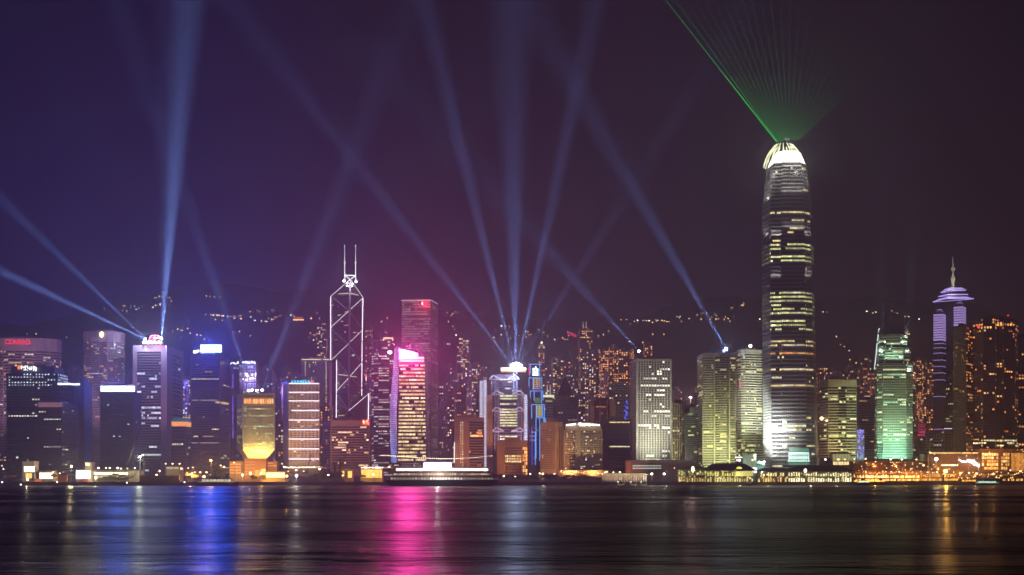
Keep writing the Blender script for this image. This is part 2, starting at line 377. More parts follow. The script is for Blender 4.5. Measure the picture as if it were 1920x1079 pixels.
o = mb.build('quay_wall', wall((.09, .085, .08), .9)); o['kind'] = 'structure'
# shore road
mb = MB(); mb.quad(Vector((-2000, 1500, GZ + .02)), Vector((2000, 1500, GZ + .02)), Vector((2000, 1516, GZ + .02)), Vector((-2000, 1516, GZ + .02)))
struct(mb, 'road', wall((.05, .05, .052), .8))

RID = [(-3600, 300), (-1600, 380), (-1150, 450), (-830, 510), (-560, 480), (-300, 445), (0, 420), (300, 455), (520, 500), (760, 455), (1000, 450), (1500, 330), (3600, 250)]
def ridge(X):
    for (a, ha), (b, hb) in zip(RID, RID[1:]):
        if a <= X <= b:
            t = (X - a) / (b - a); t = t * t * (3 - 2 * t); return lerp(ha, hb, t)
    return RID[0][1] if X < 0 else RID[-1][1]
def hz(X, Y):
    t = min(1, max(0, (Y - 2150) / 1150)); t = t * t * (3 - 2 * t) * (1.06 - .06 * t)
    n = 18 * math.sin(X * .0081 + 1) * math.sin(Y * .0067) + 9 * math.sin(X * .021 + Y * .013) + 5 * math.sin(X * .05 - Y * .037)
    n += 26 * math.sin(X * .0043 + Y * .003)
    return GZ - 1 + (ridge(X) * .93 + n) * t
mb = MB(); nx, ny = 150, 34; hv = []
for j in range(ny + 1):
    for i in range(nx + 1):
        X = -3600 + 7200 * i / nx; Y = 2150 + 1750 * j / ny; hv.append((X, Y, hz(X, Y)))
hf = [(j * (nx + 1) + i, j * (nx + 1) + i + 1, (j + 1) * (nx + 1) + i + 1, (j + 1) * (nx + 1) + i) for j in range(ny) for i in range(nx)]
me = bpy.data.meshes.new('hills'); me.from_pydata(hv, [], hf); me.materials.append(wall((.085, .09, .06), .95, .1, sc=.03, amp=.5))
me.polygons.foreach_set('use_smooth', [True] * len(me.polygons))
o = bpy.data.objects.new('hills', me); C.objects.link(o); o['kind'] = 'structure'
def hit(x, y):
    D = 2160
    while D < 3500:
        p = P(x, y, D)
        if p.z <= hz(p.x, p.y): return D
        D += 12
    return None

# haze
mb = MB(); mb.box((0, 2000, 359), (8600, 4900, 720))
hm = bpy.data.materials.new('haze'); hm.use_nodes = True; t = hm.node_tree; t.nodes.clear()
ho = N(t, 'ShaderNodeOutputMaterial'); hv_ = N(t, 'ShaderNodeVolumePrincipled'); hv_.inputs['Density'].default_value = 4.0e-4; hv_.inputs['Anisotropy'].default_value = .45
hv_.inputs['Color'].default_value = (.8, .8, .85, 1); t.links.new(hv_.outputs[0], ho.inputs['Volume'])
o = mb.build('haze', hm); o['kind'] = 'stuff'

# ---------------------------------------------------------------- searchlights
BEAM = (.22, .38, 1.0)
def searchlight(x, y, D, targets, label, col=BEAM, deg=6, power=1.0, cat='searchlight', group='searchlights on the roofs', glow=0):
    p = P(x, y, D); r = thing('searchlight', label, cat, p, group)
    mb = MB(); mb.box((p.x, p.y, p.z - 1.6), (2.4, 2.4, .8)); mb.box((p.x - 1.1, p.y, p.z - .6), (.3, .8, 1.6)); mb.box((p.x + 1.1, p.y, p.z - .6), (.3, .8, 1.6)); mb.build('yoke', DARK, r)
    tx, ty = targets[0][:2]; q = P(tx, ty, D + 60); d = (q - p).normalized()
    mb = MB(); mb.tube(p - d * 1.2, p + d * .6, .7, 10, 1.0); mb.build('housing', DARK, r)
    mb = MB(); mb.ball(p + d * .9, 1.6, n=8, m=6); mb.build('lens', emit((.75, .85, 1), 20), r)
    if glow: point(p + d * 2 - Vector((0, 3, 0)), glow, (.5, .65, 1), .8, r, 'glow_lamp')
    for tg in targets:
        tx, ty = tg[:2]; k = tg[2] if len(tg) > 2 else 1; dg = tg[3] if len(tg) > 3 else deg; dy = tg[4] if len(tg) > 4 else 80
        q = P(tx, ty, D + dy); d = (q - p).normalized()
        beam(p + d * 2.4, q, 1.2e6 * BK * power * k * (dg / 6) ** 2, dg, col, 'searchlight_lamp', 2.4, r)
    return r

# ---------------------------------------------------------------- buildings, left to right
# curved hotel with red roof lettering
D = 1900; fp = oval(-52, 99, D, 60, 22, .75)
r = tower('hotel_tower', 'broad curved hotel with glowing red capital lettering on its plain roof band', 'hotel', [
    dict(fp=fp, y0=897, y1=657, D=D, nf=46), dict(fp=scale_fp(fp, 1.02), y0=657, y1=634, D=D)], MAUVE,
    dict(cw=3.4, wf=.8, hf=.45, p=.13, pal='res', s=.7, dim=.01), None)
bands(r, fp, 897, 657, D, 46, MAUVE, .5, .3, 'balcony_edge')
for xx in (-10, 50, 95): flood(P(xx, 880, D - 90), P(xx, 700, D), .55, 60, (1, .6, .8), parent=r)  # added floods, only to lighten the dark curved facade
text(r, 'CONRAD', 13, 59, 638.5, 647, D - 1.5, emit((1, .02, .05), 2.5), rad(2)).location.y -= 6
# dark glass block with white roof sign
D = 1720; fp = rect(12, 108, D, 40)
r = tower('office_block', 'dark glass office block with small bright roof sign of orange square and white letters', 'office block', [
    dict(fp=fp, y0=897, y1=700, D=D, nf=38, d=dict(band=(0, 33), rp=.03)), dict(fp=scale_fp(fp, .9, .86), y0=700, y1=688, D=D)], BLUEG,
    dict(cw=3.6, wf=.7, hf=.5, p=.07, rp=.06, pal='white', s=.75, dim=.008))
lo = [Vector((*p, zy(725, D))) for p in fp]; hi = [Vector((*p, zy(700, D))) for p in fp]
rows(r, faces_of(lo, hi, {}, dict(cw=4.2, wf=.42, hf=.45, p=.82, pal='cool', s=.85, off=.25)), 5, name='lit_window_row')
mb = MB(); panel(mb, 33, 38, 685.5, 693, D - 2); mb.build('sign_square', emit((1, .25, .03), 2), r)
strokes(r, 38.5, 69, 685.5, 694, D - 2, 8, emit((1, 1, .92), 5), seed=3, slope=.06, per=6, r=.42)
# low block with red and pale banner
D = 1600; fp = rect(71, 116, D, 60)
r = tower('office_block', 'low dark block with a pale red-lettered banner across its top', 'office block', [dict(fp=fp, y0=897, y1=756, D=D, nf=30)], DARK,
    dict(cw=3.4, wf=.7, hf=.45, p=.035, rp=.02, pal='white', s=.6))
mb = MB(); panel(mb, 71.5, 116, 755, 763.5, D - 1.5); mb.build('banner', emit((.3, .17, .2), .9), r)
strokes(r, 73, 115, 756.5, 762.5, D - 2.2, 9, emit((.35, .05, .09), .8), seed=9, per=4, r=.5)
# stepped glass tower with white strip
D = 1680; fp = rect(96, 140, D, 34)
r = tower('office_block', 'narrow dark office tower with one white light strip on its parapet', 'office block', [dict(fp=fp, y0=897, y1=718, D=D, nf=34), dict(fp=rect(141, 158, D + 1, 32), y0=897, y1=716, D=D, nf=0)], BLUEG,
    dict(cw=3.6, wf=.7, hf=.45, p=.07, pal='white', s=.6))
mb = MB(); panel(mb, 108, 132, 718.5, 722, D - 1); panel(mb, 133, 149, 719.5, 722.5, D - 1); mb.build('light_strip', emit((.95, 1, .95), 3), r)
# curved hotel with gold emblem
D = 1880; fp = oval(150, 222, D, 48, 20, .7)
r = tower('hotel_tower', 'tall curved hotel with gold emblem on its blank crown and slimmer shaft below', 'hotel', [
    dict(fp=rect(161, 192, D + 2, 40), y0=897, y1=716, D=D, nf=40, d=dict(p=.06)),
    dict(fp=fp, y0=716, y1=641, D=D, nf=22), dict(fp=scale_fp(fp, 1.02), y0=641, y1=621, D=D)], MAUVE,
    dict(cw=3.2, wf=.7, hf=.42, p=.2, pal='res', s=.7, dim=.01))
bands(r, fp, 716, 641, D, 22, MAUVE, .5, .3, 'balcony_edge')
bands(r, rect(161, 192, D + 2, 40), 897, 716, D, 40, MAUVE, .5, .3, 'balcony_edge'); flood(P(178, 880, D - 90), P(178, 690, D), .7, 60, (1, .62, .85), parent=r)  # flood added to brighten the hotel wall
mb = MB(); panel(mb, 200, 202.2, 640, 716, D - 2.4, 4); mb.build('corner_fin', MAUVE, r)
mb = MB(); cx = 190.4
mb.poly([P(cx + 5 * math.cos(a) * .95, 627.5 + 6 * math.sin(a), D - 3) for a in [math.pi / 3 * i + .52 for i in range(6)][::-1]]); mb.build('emblem', emit((1, .8, .12), 3.5), r)
mb = MB(); panel(mb, 189.5, 191.3, 622, 633, D - 4, .5); panel(mb, 186.5, 194.3, 626.5, 628.5, D - 4, .5); mb.build('emblem_bars', emit((1, 1, .7), 6), r)
# dark block under the wide blue-white sign
D = 1640; fp = rect(187, 251, D, 34)
r = tower('office_block', 'dark plain block crowned by a wide white billboard glowing blue', 'office block', [dict(fp=fp, y0=897, y1=735, D=D, nf=36)], BLUEG,
    dict(cw=4, wf=.6, hf=.4, p=.025, pal='cool', s=.6))
mb = MB(); panel(mb, 189, 252, 724, 734.5, D - 1.5, 1.2); mb.build('billboard', emit((.6, .8, 1.0), 8), r)
mb = MB(); panel(mb, 188.6, 252.4, 723.4, 724, D - 1.8, 1.6); panel(mb, 188.6, 252.4, 734.5, 735.2, D - 1.8, 1.6); mb.build('billboard_frame', DARK, r)
p = P(220, 729, D - 14); area(p, (0, -1, -.05), 40, 7, 6e4, (.12, .22, 1), r, 'sign_lamp'); point(P(220, 722, D + 10), 1.8e5, (.05, .14, 1), 3, r, 'sign_glow_lamp')
# tower with red neon
D = 1860; fp = rect(249, 313, D, 92)
r = tower('office_tower', 'tall pale-framed office tower with red neon and searchlights blazing on its roof', 'office tower', [dict(fp=fp, y0=897, y1=648, D=D)], MAUVE, dict())
a0, a1 = zy(885, D), zy(659, D); X0, X1 = w2(256, D)[0], w2(303, D)[0]
rows(r, [(Vector((X0, D, a0)), Vector((X1, D, a0)), Vector((X0, D, a1)), Vector((X1, D, a1)), dict(cw=3, wf=.96, hf=.62, p=.1, rp=.05, rowmix=1, pal='cool', s=.8, run=3))], 46)
X2 = w2(313, D)[0]
rows(r, [(Vector((X2, D + 30, a0)), Vector((X2, D + 84, a0)), Vector((X2, D + 30, a1)), Vector((X2, D + 84, a1)), dict(cw=4, wf=.9, hf=.5, p=.02, pal='cool', s=.4))], 30, name='side_window_row')
mb = MB()
for i in range(9): mb.ball(P(270 + i * 3.9, 643 - (i % 2), D - 2), 2.0, n=6, m=4)
mb.build('roof_lamps', emit((1, .8, .8), 12), r)
mb = MB(); pts = [(279, 638), (283, 631), (290, 629), (298, 630), (303, 636), (296, 634), (288, 636), (281, 640)]
for a, b in zip(pts, pts[1:] + pts[:1]): mb.tube(P(*a, D - 1), P(*b, D - 1), .7, 5)
for a, b in [((284, 633), (300, 633)), ((286, 637), (298, 631)), ((290, 630), (292, 640))]: mb.tube(P(*a, D - 1), P(*b, D - 1), .6, 5)
mb.build('neon_emblem', emit((1, .04, .12), 5), r)
point(P(290, 630, D - 14), 3e4, (1, .3, .5), .8, r, 'neon_lamp')
searchlight(274, 637, 1856, [(0, 508, .9, 4.2), (0, 372, .42, 4.2)], 'searchlight at the left roof edge of the red-neon tower, beams low to the left', glow=1.5e5)
searchlight(303, 636, 1856, [(356, 0, .62, 7), (330, 0, .15, 9)], 'searchlight at the right roof edge of the red-neon tower, brightest upright beam', glow=1.5e5)
flood(P(285, 880, D - 110), P(285, 720, D), .5, 50, (1, .5, .75), parent=r)  # added fill flood for the tower front
# dark sliver block with green roof
D = 1700; fp = rect(321, 349, D, 30)
r = tower('restaurant_block', 'dark block with lit orange top floor under a green roof', 'block', [dict(fp=fp, y0=897, y1=800, D=D, nf=16, d=dict(p=.03))], DARK, dict(p=.03, pal='white', s=.7))
mb = MB(); panel(mb, 321.5, 348.5, 791, 799, D - .8, 28); o = mb.build('lit_top_floor', emit((1, .35, .08), 1.6), r)
mb = MB(); lo = [Vector((*p, zy(791, D))) for p in scale_fp(fp, 1.04)]; hi = [Vector((*p, zy(783, D))) for p in scale_fp(fp, .6, .8)]; mb.loft(lo, hi); mb.build('green_roof', emit((.1, .35, .2), .35, base=(.05, .2, .1)), r)
# tall tower with bright blue-white billboard
D = 1780; fp = rect(357, 412, D, 60)
r = tower('office_tower', 'tall dark office tower under a bright billboard glowing blue', 'office tower', [dict(fp=fp, y0=897, y1=664, D=D, nf=52)], wall((.16, .11, .16), .5),
    dict(cw=3.3, wf=.8, hf=.4, p=.035, rp=.03, rowmix=1, pal='yellow', s=.7))
mb = MB(); panel(mb, 376, 415, 647, 660.5, D + 6, 1.5); mb.build('billboard', emit((.55, .85, 1), 9), r)
mb = MB()
for xx in (380, 395, 410): mb.tube(P(xx, 665, D + 8), P(xx, 660, D + 8), .4, 5)
mb.build('billboard_posts', DARK, r)
strokes(r, 362.5, 373.5, 657.5, 663.5, D - 1, 4, emit((.95, 1, 1), 5), seed=5, slope=-.22, per=6, r=.42)
strokes(r, 376, 382, 661.5, 664, D - 1, 2, emit((1, .3, .6), 2.5), seed=6, per=5, r=.32)
for yy, xa, xb in ((750, 360, 408), (830, 358, 410)):
    mb = MB()
    q = R.uniform(.5, 1)
    for i in range(12):
        if R.random() < .8: panel(mb, xa + (xb - xa) * i / 12, xa + (xb - xa) * (i + .9) / 12, yy, yy + 1.6, D - .4, .4)
    mb.build('lit_floor_strip', emit((1, .8, .62), .55), r)
mb = MB(); panel(mb, 404, 412, 753, 756.5, D - .4, .4); panel(mb, 414, 421, 754, 757, D - .4, 26); mb.build('lit_office_row', emit((1, .72, .2), 1.0), r)
p = P(395, 653, D - 10); area(p, (0, -1, -.12), 30, 9, 3.8e5, (.01, .07, 1), r, 'sign_lamp'); point(P(395, 646, D + 8), 3e5, (.03, .12, 1), 3, r, 'sign_glow_lamp')
# twin dark towers with purple lit facets
D = 1830
for k, (xa, xb, yt, lab) in enumerate([(431, 449, 684, 'dark glass tower with small white roof lettering, left of its purple-lit twin'), (454, 480, 681, 'glass tower washed in violet light with white lettering along its top')]):
    fp = rect(xa, xb, D + k * 30, 26)
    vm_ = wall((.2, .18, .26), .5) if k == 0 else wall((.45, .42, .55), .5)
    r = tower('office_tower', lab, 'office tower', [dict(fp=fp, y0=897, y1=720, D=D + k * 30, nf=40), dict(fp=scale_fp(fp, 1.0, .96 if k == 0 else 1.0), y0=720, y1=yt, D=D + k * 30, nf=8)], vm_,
        dict(cw=4, wf=.6, hf=.5, p=.06, pal='cool', s=.5), 'pair of faceted glass towers behind the flared block')
    strokes(r, xa + .5, xb - 1, yt - 3.5, yt + .5, D + k * 30 - 1, 3 if k == 0 else 6, emit((.95, .97, 1), 5), seed=11 + k, slope=-.15 if k == 0 else .03, per=5, r=.45)
    if k == 0:
        mb = MB()
        for i in range(40): mb.box(P(436.5, 702 + i * 2.7 + (14 if i > 9 else 0), D - .8), (R.uniform(1, 2.4), .6, R.uniform(.8, 2)))
        mb.build('violet_light_strip', emit((.28, .12, .9), 1.2), r)
    else:
        mb = MB()
        for q in range(16): mb.ball(P(455 + R.random() * 25, 698 + R.random() * 14 + (q > 8) * 4, D + 26), R.uniform(.5, 1.4), n=5, m=4)
        mb.build('facade_lamps', emit((1, .8, .85), 8), r)
        flood(P(467, 740, D - 8), P(467, 700, D + 29), 3.2, 70, (.5, .38, 1), parent=r)
# flared-base block
D = 1570; fpT = rect(455.5, 515, D, 46); XL = w2(443.5, D + 46)[0]
fp = [(w2(444, D + 40)[0] , D + 40), (w2(455.5, D)[0], D), (w2(515, D)[0], D), (w2(509, D + 52)[0] , D + 52)]
root = thing('office_block', 'grid-fronted concrete block flaring in above a yellow-lit narrow base', 'office block', (w2(480, D)[0], D + 20, GZ))
z0, z1, zb, zg = zy(843, D), zy(738, D), zy(859, D), GZ
cxx = sum(p[0] for p in fp) / 4; cyy = sum(p[1] for p in fp) / 4; fps = [(lerp(cxx, p[0], .60), lerp(cyy, p[1], .6)) for p in fp]
mb = MB(); mb.loft([Vector((*p, z0)) for p in fp], [Vector((*p, z1)) for p in fp]); mb.build('wall', CREAM, root)
mb = MB(); mb.loft([Vector((*p, zb)) for p in fps], [Vector((*p, z0 - .01)) for p in fp]); mb.build('flared_base', CREAM, root)
mb = MB(); mb.loft([Vector((*p, zg)) for p in fps], [Vector((*p, zb - .01)) for p in fps]); mb.build('stem', CREAM, root)
lo = [Vector((*p, z0 + 3)) for p in fp]; hi = [Vector((*p, z1 - 15)) for p in fp]
rows(root, [(lo[0], lo[1], hi[0], hi[1], dict(n=5, wf=.6, hf=.6, p=.4, pal='olive', s=.3)), (lo[1], lo[2], hi[1], hi[2], dict(n=26, wf=.62, hf=.62, p=.13, rp=.08, pal='green', s=.75, dim=.035))], 23)
lo2 = [Vector((*p, z1 - 12.5)) for p in fp]; hi2 = [Vector((*p, z1 - 6)) for p in fp]
rows(root, [(lo2[1], lo2[2], hi2[1], hi2[2], dict(n=13, wf=.62, hf=.85, p=.98, run=9, pal='orange', s=1.5))], 1, name='lit_top_window')
lo3 = [Vector((*p, z1 - 5)) for p in fp]; hi3 = [Vector((*p, z1 - 1.5)) for p in fp]
rows(root, [(lo3[1], lo3[2], hi3[1], hi3[2], dict(n=26, wf=.55, hf=.8, p=.05, pal='white', s=1))], 1, name='attic_window')
fins(root, lo[1], lo[2], hi[1], hi[2], 26, CREAM, .5, .7)
for xx in (463, 483, 500): flood(P(xx, 862, D - 10), P(xx, 846, D + 6), 7, 120, (1, .62, .12), parent=root)
for xx in (460, 485, 508): flood(P(xx, 884, D - 55), P(xx, 800, D), .9, 75, (.75, .85, .42), parent=root)
for i, (xx, tg) in enumerate([(465.5, [(490, 700, .01, 9, -6)]), (473, [(362, 415, .14, 6)]), (482, [(455, 690, .01, 9, 0)]), (491, [(625, 385, .1, 7)])]):
    searchlight(xx, 733.5, D + 10, tg, 'roof searchlight on the flared-base block, %s of four' % ['first from left', 'second from left', 'third from left', 'last on the right'][i])
# pale block with white light lines
D = 1600; fp = cor(531, D + 44, 541.5, D, 599, D + 3)
r = tower('hotel_block', 'pale concrete hotel block with evenly spaced white horizontal light lines', 'hotel', [dict(fp=fp, y0=893, y1=718, D=D)], wall((.5, .42, .36)), dict())
z0, z1 = zy(866, D), zy(721, D); L = [Vector((*p, z0)) for p in fp]; T = [Vector((*p, z1)) for p in fp]
rows(r, [(L[1], L[2], T[1], T[2], dict(n=8, wf=.5, hf=.36, p=.06, run=1, pal='warm', s=.8, m=.02)), (L[0], L[1], T[0], T[1], dict(n=1, wf=.7, hf=.22, p=0, dim=.02))], 34)
mb = MB()
for i, yy in enumerate([719.5, 736, 752, 770, 788, 806, 823.5, 842, 861]):
    a = P(541.5 + (5 if yy == 770 else 0), yy, D); b = P(599, yy + .5, D + 3); mb.box((lerp(a.x, b.x, .5), D + 1 - .9, a.z), (b.x - a.x, .7, 1.1))
mb.build('light_lines', emit((.9, .82, 1), 2.2), r)
strokes(r, 546, 582, 713, 719, D - 1, 7, emit((.02, .6, 1), 3), seed=21, per=7, r=.4)
mb = MB(); mb.ball(P(535.5, 718, D + 10), 2.2); mb.build('blue_globe', emit((.03, .15, 1), 1.4), r); mb = MB(); mb.ball(P(585.5, 716, D), 1.8); mb.build('red_globe', emit((1, .1, .15), 1.6), r)
for xx in (548, 572, 595): flood(P(xx, 892, D - 60), P(xx, 810, D), .62, 80, (1, .55, .32), parent=r)
mb = MB()
for i in range(26): mb.ball(P(532 + i * 2.7, 876.5 + R.uniform(-.7, .7), D - 8), R.uniform(.4, .9), n=5, m=4)
mb.build('entrance_lamps', emit((1, .85, .5), 7), r)
# wide slab with gold roof line
D = 2000; fp = rect(565, 618, D, 24)
r = tower('residential_block', 'wide dark slab behind the pale block with a gold line along its roof', 'apartment block', [dict(fp=fp, y0=897, y1=675, D=D)], MAUVE, dict())
for xa, xb, pp in ((570, 575, .95), (578, 594, .55), (609, 614, .95)):
    z0, z1 = zy(800, D), zy(678, D); a, b = w2(xa, D)[0], w2(xb, D)[0]
    rows(r, [(Vector((a, D, z0)), Vector((b, D, z0)), Vector((a, D, z1)), Vector((b, D, z1)), dict(n=max(1, int((xb - xa) / 4)), wf=.4, hf=.42, p=pp, pal='yellow', s=.9))], 30)
mb = MB(); panel(mb, 565, 602, 673.5, 675, D - 1.2, 1); panel(mb, 606, 618, 673.5, 675, D - 1.2, 1); mb.build('roof_light_line', emit((1, .8, .35), 1.6), r)
mb = MB(); panel(mb, 606, 615, 762, 779, D - 6, 1); mb.build('lit_lower_block', emit((1, .5, .12), .7), r)
# twin-masted triangular-braced tower
D = 1950
root = thing('landmark_tower', 'dark faceted glass tower outlined by white diagonal light lines, two masts on top', 'skyscraper', (w2(652, D)[0], D + 20, GZ))
G = wall((.03, .035, .06), .2, .6)
def PZ(x, y, d=0): return P(x, y, D + d)
mb = MB()
q = [w2(620, D + 30), w2(654.5, D), w2(680.5, D + 30), (w2(648, D + 62)[0], D + 62)]; zs = zy(676, D)
mb.loft([Vector((*p, zs)) for p in q], [Vector((q[0][0], q[0][1], zy(556, D + 30))), Vector((q[1][0], q[1][1], zy(524, D))), Vector((q[2][0], q[2][1], zy(559, D + 30))), Vector((q[3][0], q[3][1], zy(524, D)))])
q2 = [w2(631, D + 22), w2(654.5, D + .2), w2(678.5, D + 28), (w2(655, D + 50)[0], D + 50)]
mb.loft([Vector((*p, GZ)) for p in q2], [Vector((*p, zs - .02)) for p in q2])
q3 = [w2(655, D - 1), w2(691, D + 24), w2(680, D + 60), w2(650, D + 40)]
mb.loft([Vector((*p, GZ)) for p in q3], [Vector((q3[0][0], q3[0][1], zy(772, D))), Vector((q3[1][0], q3[1][1], zy(738, D))), Vector((q3[2][0], q3[2][1], zy(710, D))), Vector((q3[3][0], q3[3][1], zy(740, D)))])
mb.build('glass_wall', G, root)
mb = MB()
def ln(a, b, r_=.55, da=0, db=0):
    if (a[0] - 654.5) * (b[0] - 654.5) < -20:      # follow the two glass faces round the front edge
        t_ = (654.5 - a[0]) / (b[0] - a[0]); m_ = (654.5, lerp(a[1], b[1], t_)); mb.tube(PZ(*a, da), PZ(*m_, -1.5), r_, 5); mb.tube(PZ(*m_, -1.5), PZ(*b, db), r_, 5)
    else: mb.tube(PZ(*a, da), PZ(*b, db), r_, 5)
ln((620, 556), (620, 675.5), .62, 28, 28); ln((631.3, 674), (630.5, 786), .62, 18, 18); ln((680.6, 560), (679, 640), .62, 28, 28); ln((679, 642), (678, 781), .5, 27, 27); ln((691.4, 738), (690.6, 788), .62, 22, 22)
mb.build('upright_light_lines', emit((1, .92, 1), 3), root)
mb = MB()
ln((680.6, 559), (621, 613.5), .34, 26, 26); ln((679, 620), (621, 675.8), .3, 26, 26); ln((678.6, 681), (631, 734), .36, 26, 18); ln((691, 739), (654.5, 770), .42, 22, -3)
ln((620, 556), (657, 524), .34, 28, -3); ln((657, 524), (680.6, 558), .34, -3, 28)
mb.build('diagonal_light_lines', emit((1, .9, 1), 1.9), root)
mb = MB()
for a, b, da, db in (((622, 557), (656, 585), 26, -2), ((656, 585), (679, 617), -2, 26), ((621, 617), (655, 648), 26, -2), ((655, 648), (678.6, 680), -2, 26), ((631.4, 674), (655, 706), 18, -2), ((655, 706), (678.5, 728), -2, 24), ((678, 728), (691, 738), 24, 22), ((631, 738), (654.5, 770), 18, -2), ((632, 755), (654, 770), 18, -2), ((654.5, 770), (643, 785), -2, 10), ((654.5, 770), (670, 785), -2, 10)): ln(a, b, .9, da, db)
mb.tube(PZ(656.5, 526, -.6), PZ(654, 770, -.6), 1.5, 6)
mb.build('unlit_bracing', wall((.6, .45, .5), .6), root)
bz = lambda yy: [(Vector((*q2[0], zy(yy + 4, D))), Vector((*q2[1], zy(yy + 4, D))), Vector((*q2[0], zy(yy, D))), Vector((*q2[1], zy(yy, D)))), (Vector((*q2[1], zy(yy + 4, D))), Vector((*q2[2], zy(yy + 4, D))), Vector((*q2[1], zy(yy, D))), Vector((*q2[2], zy(yy, D))))]
sp2 = dict(cw=3.4, wf=.8, hf=.4, p=.05, pal='warm', s=.55)
rows(root, [(Vector((*q2[0], zy(785, D))), Vector((*q2[1], zy(785, D))), Vector((*q2[0], zy(680, D))), Vector((*q2[1], zy(680, D))), sp2), (Vector((*q2[1], zy(785, D))), Vector((*q2[2], zy(785, D))), Vector((*q2[1], zy(680, D))), Vector((*q2[2], zy(680, D))), sp2)], 24)
rows(root, [(Vector((*q[0], zy(674, D))), Vector((*q[1], zy(674, D))), Vector((*q[0], zy(566, D))), Vector((*q[1], zy(566, D))), sp2), (Vector((*q[1], zy(674, D))), Vector((*q[2], zy(674, D))), Vector((*q[1], zy(566, D))), Vector((*q[2], zy(566, D))), sp2)], 26)
mb = MB()
for a, b in (((634, 551.5), (653, 550.5)), ((658, 550.5), (672, 554)), ((634, 702.5), (652, 705)), ((657, 706), (668, 707))):
    k0 = abs(a[0] - 654) / 34 * 28; k1 = abs(b[0] - 654) / 34 * 28; mb.tube(PZ(*a, k0 - 2), PZ(*b, k1 - 2), .7, 4)
mb.build('lit_floor_strips', emit((1, .78, .55), .9), root)
mb = MB(); mb.ball(PZ(662.5, 666.5, 6), 2.2, sz=.8); mb.build('reflected_sign', emit((.6, .9, 1), 1.0), root)
mb = MB()
for xx in (646.3, 666.8):
    mb.tube(PZ(xx, 529, 8), PZ(xx, 492, 8), .6, 6, .5); mb.tube(PZ(xx, 492, 8), PZ(xx, 461, 8), .32, 6, .18)
    mb.tube(PZ(xx - 2, 492.5, 8), PZ(xx + 2, 492.5, 8), .5, 5); mb.ball(PZ(xx, 461, 8), .8)
mb.tube(PZ(646.3, 516.3, 8), PZ(666.8, 517.3, 8), .7, 5); mb.tube(PZ(647, 516.5, 8), PZ(656, 524, 6), .6, 5); mb.tube(PZ(666, 517.5, 8), PZ(659, 523, 6), .6, 5)
mb.build('mast', emit((1, .97, 1), 2.2), root)
mb = MB()
for xx, yy, rr in ((645, 527, 1.9), (667.5, 528.5, 1.9), (651, 531, 1.3), (661, 532.5, 1.0), (650, 536, 1.0), (653, 536.5, 1), (660, 536.5, 1.3)): mb.ball(PZ(xx, yy, -4), rr)
mb.build('roof_lamps', emit((.9, .97, 1), 12), root)
beam(PZ(668.5, 528, -6), PZ(735, 440, 40), 1.2e4, 2.6, (.45, .65, 1), size=1.2, parent=root); beam(PZ(644, 527, -6), PZ(560, 450, 40), 7e3, 2.6, (.45, .65, 1), size=1.2, parent=root)
point(PZ(656, 530, -14), 3e4, (.8, .85, 1), .5, root)
# banded block with red sign
D = 1640; fp = cor(607, D + 40, 620, D, 693, D + 2)
r = tower('office_block', 'low brown office block with close horizontal bands and a small red square sign', 'office block', [dict(fp=fp, y0=893, y1=788, D=D)], wall((.42, .27, .25)), dict())
z0, z1 = zy(880, D), zy(799, D); L = [Vector((*p, z0)) for p in fp]; T = [Vector((*p, z1)) for p in fp]
rows(r, [(L[0], L[1], T[0], T[1], dict(cw=3, wf=1, hf=.5, p=.03, pal='warm')), (L[1], L[2], T[1], T[2], dict(cw=2.6, wf=1, hf=.5, p=.10, rowmix=1, run=2, pal='warm', s=1.0))], 17)
bands(r, fp, 880, 799, D, 17, wall((.42, .27, .25)), .8, .42)
mb = MB(); panel(mb, 679, 693, 787, 797.5, D - 1.6, .8); mb.build('sign_panel', emit((1, .03, .03), 1.2), r)
strokes(r, 680.5, 692, 788, 796, D - 2.4, 2, emit((1, .85, .35), 2.5), seed=31, per=7, r=.45)
for xx in (630, 672): flood(P(xx, 890, D - 60), P(xx, 840, D), .3, 85, (1, .5, .35), parent=r)
# mid tower with warm floors behind, left of the magenta tower
D = 1900; fp = oval(694, 745, D, 50, 14, .6)
r = tower('office_tower', 'rounded office tower with rose-lit floors between the masted tower and magenta-lit tower', 'office tower', [dict(fp=fp, y0=893, y1=666, D=D, nf=50, d=dict(pal='pink', rp=.2, p=.22, s=.75, run=4, rowmix=1)), dict(fp=scale_fp(fp, .55), y0=666, y1=637, D=D, nf=5, d=dict(pal='pink', p=.1))], wall((.2, .12, .18), .5),
    dict(cw=3, wf=.85, hf=.42, s=.8))
mb = MB(); panel(mb, 719, 737, 633, 636, D + 10, 1); mb.ball(P(719, 637.5, D + 8), 1.4); mb.ball(P(736.5, 637.5, D + 8), 1.4); mb.build('roof_light_line', emit((1, .7, .4), 2), r)
mb = MB(); mb.ball(P(731, 661, D - 6), 3.2, sz=.8, n=8, m=6); mb.build('white_roof_lamp', emit((1, .9, 1), 8), r)
mb = MB(); mb.ball(P(685, 703.5, D - 6), 1.6, n=6); mb.ball(P(708, 709, D - 6), 1.2, n=6); mb.build('red_lamps', emit((1, .03, .1), 3), r)
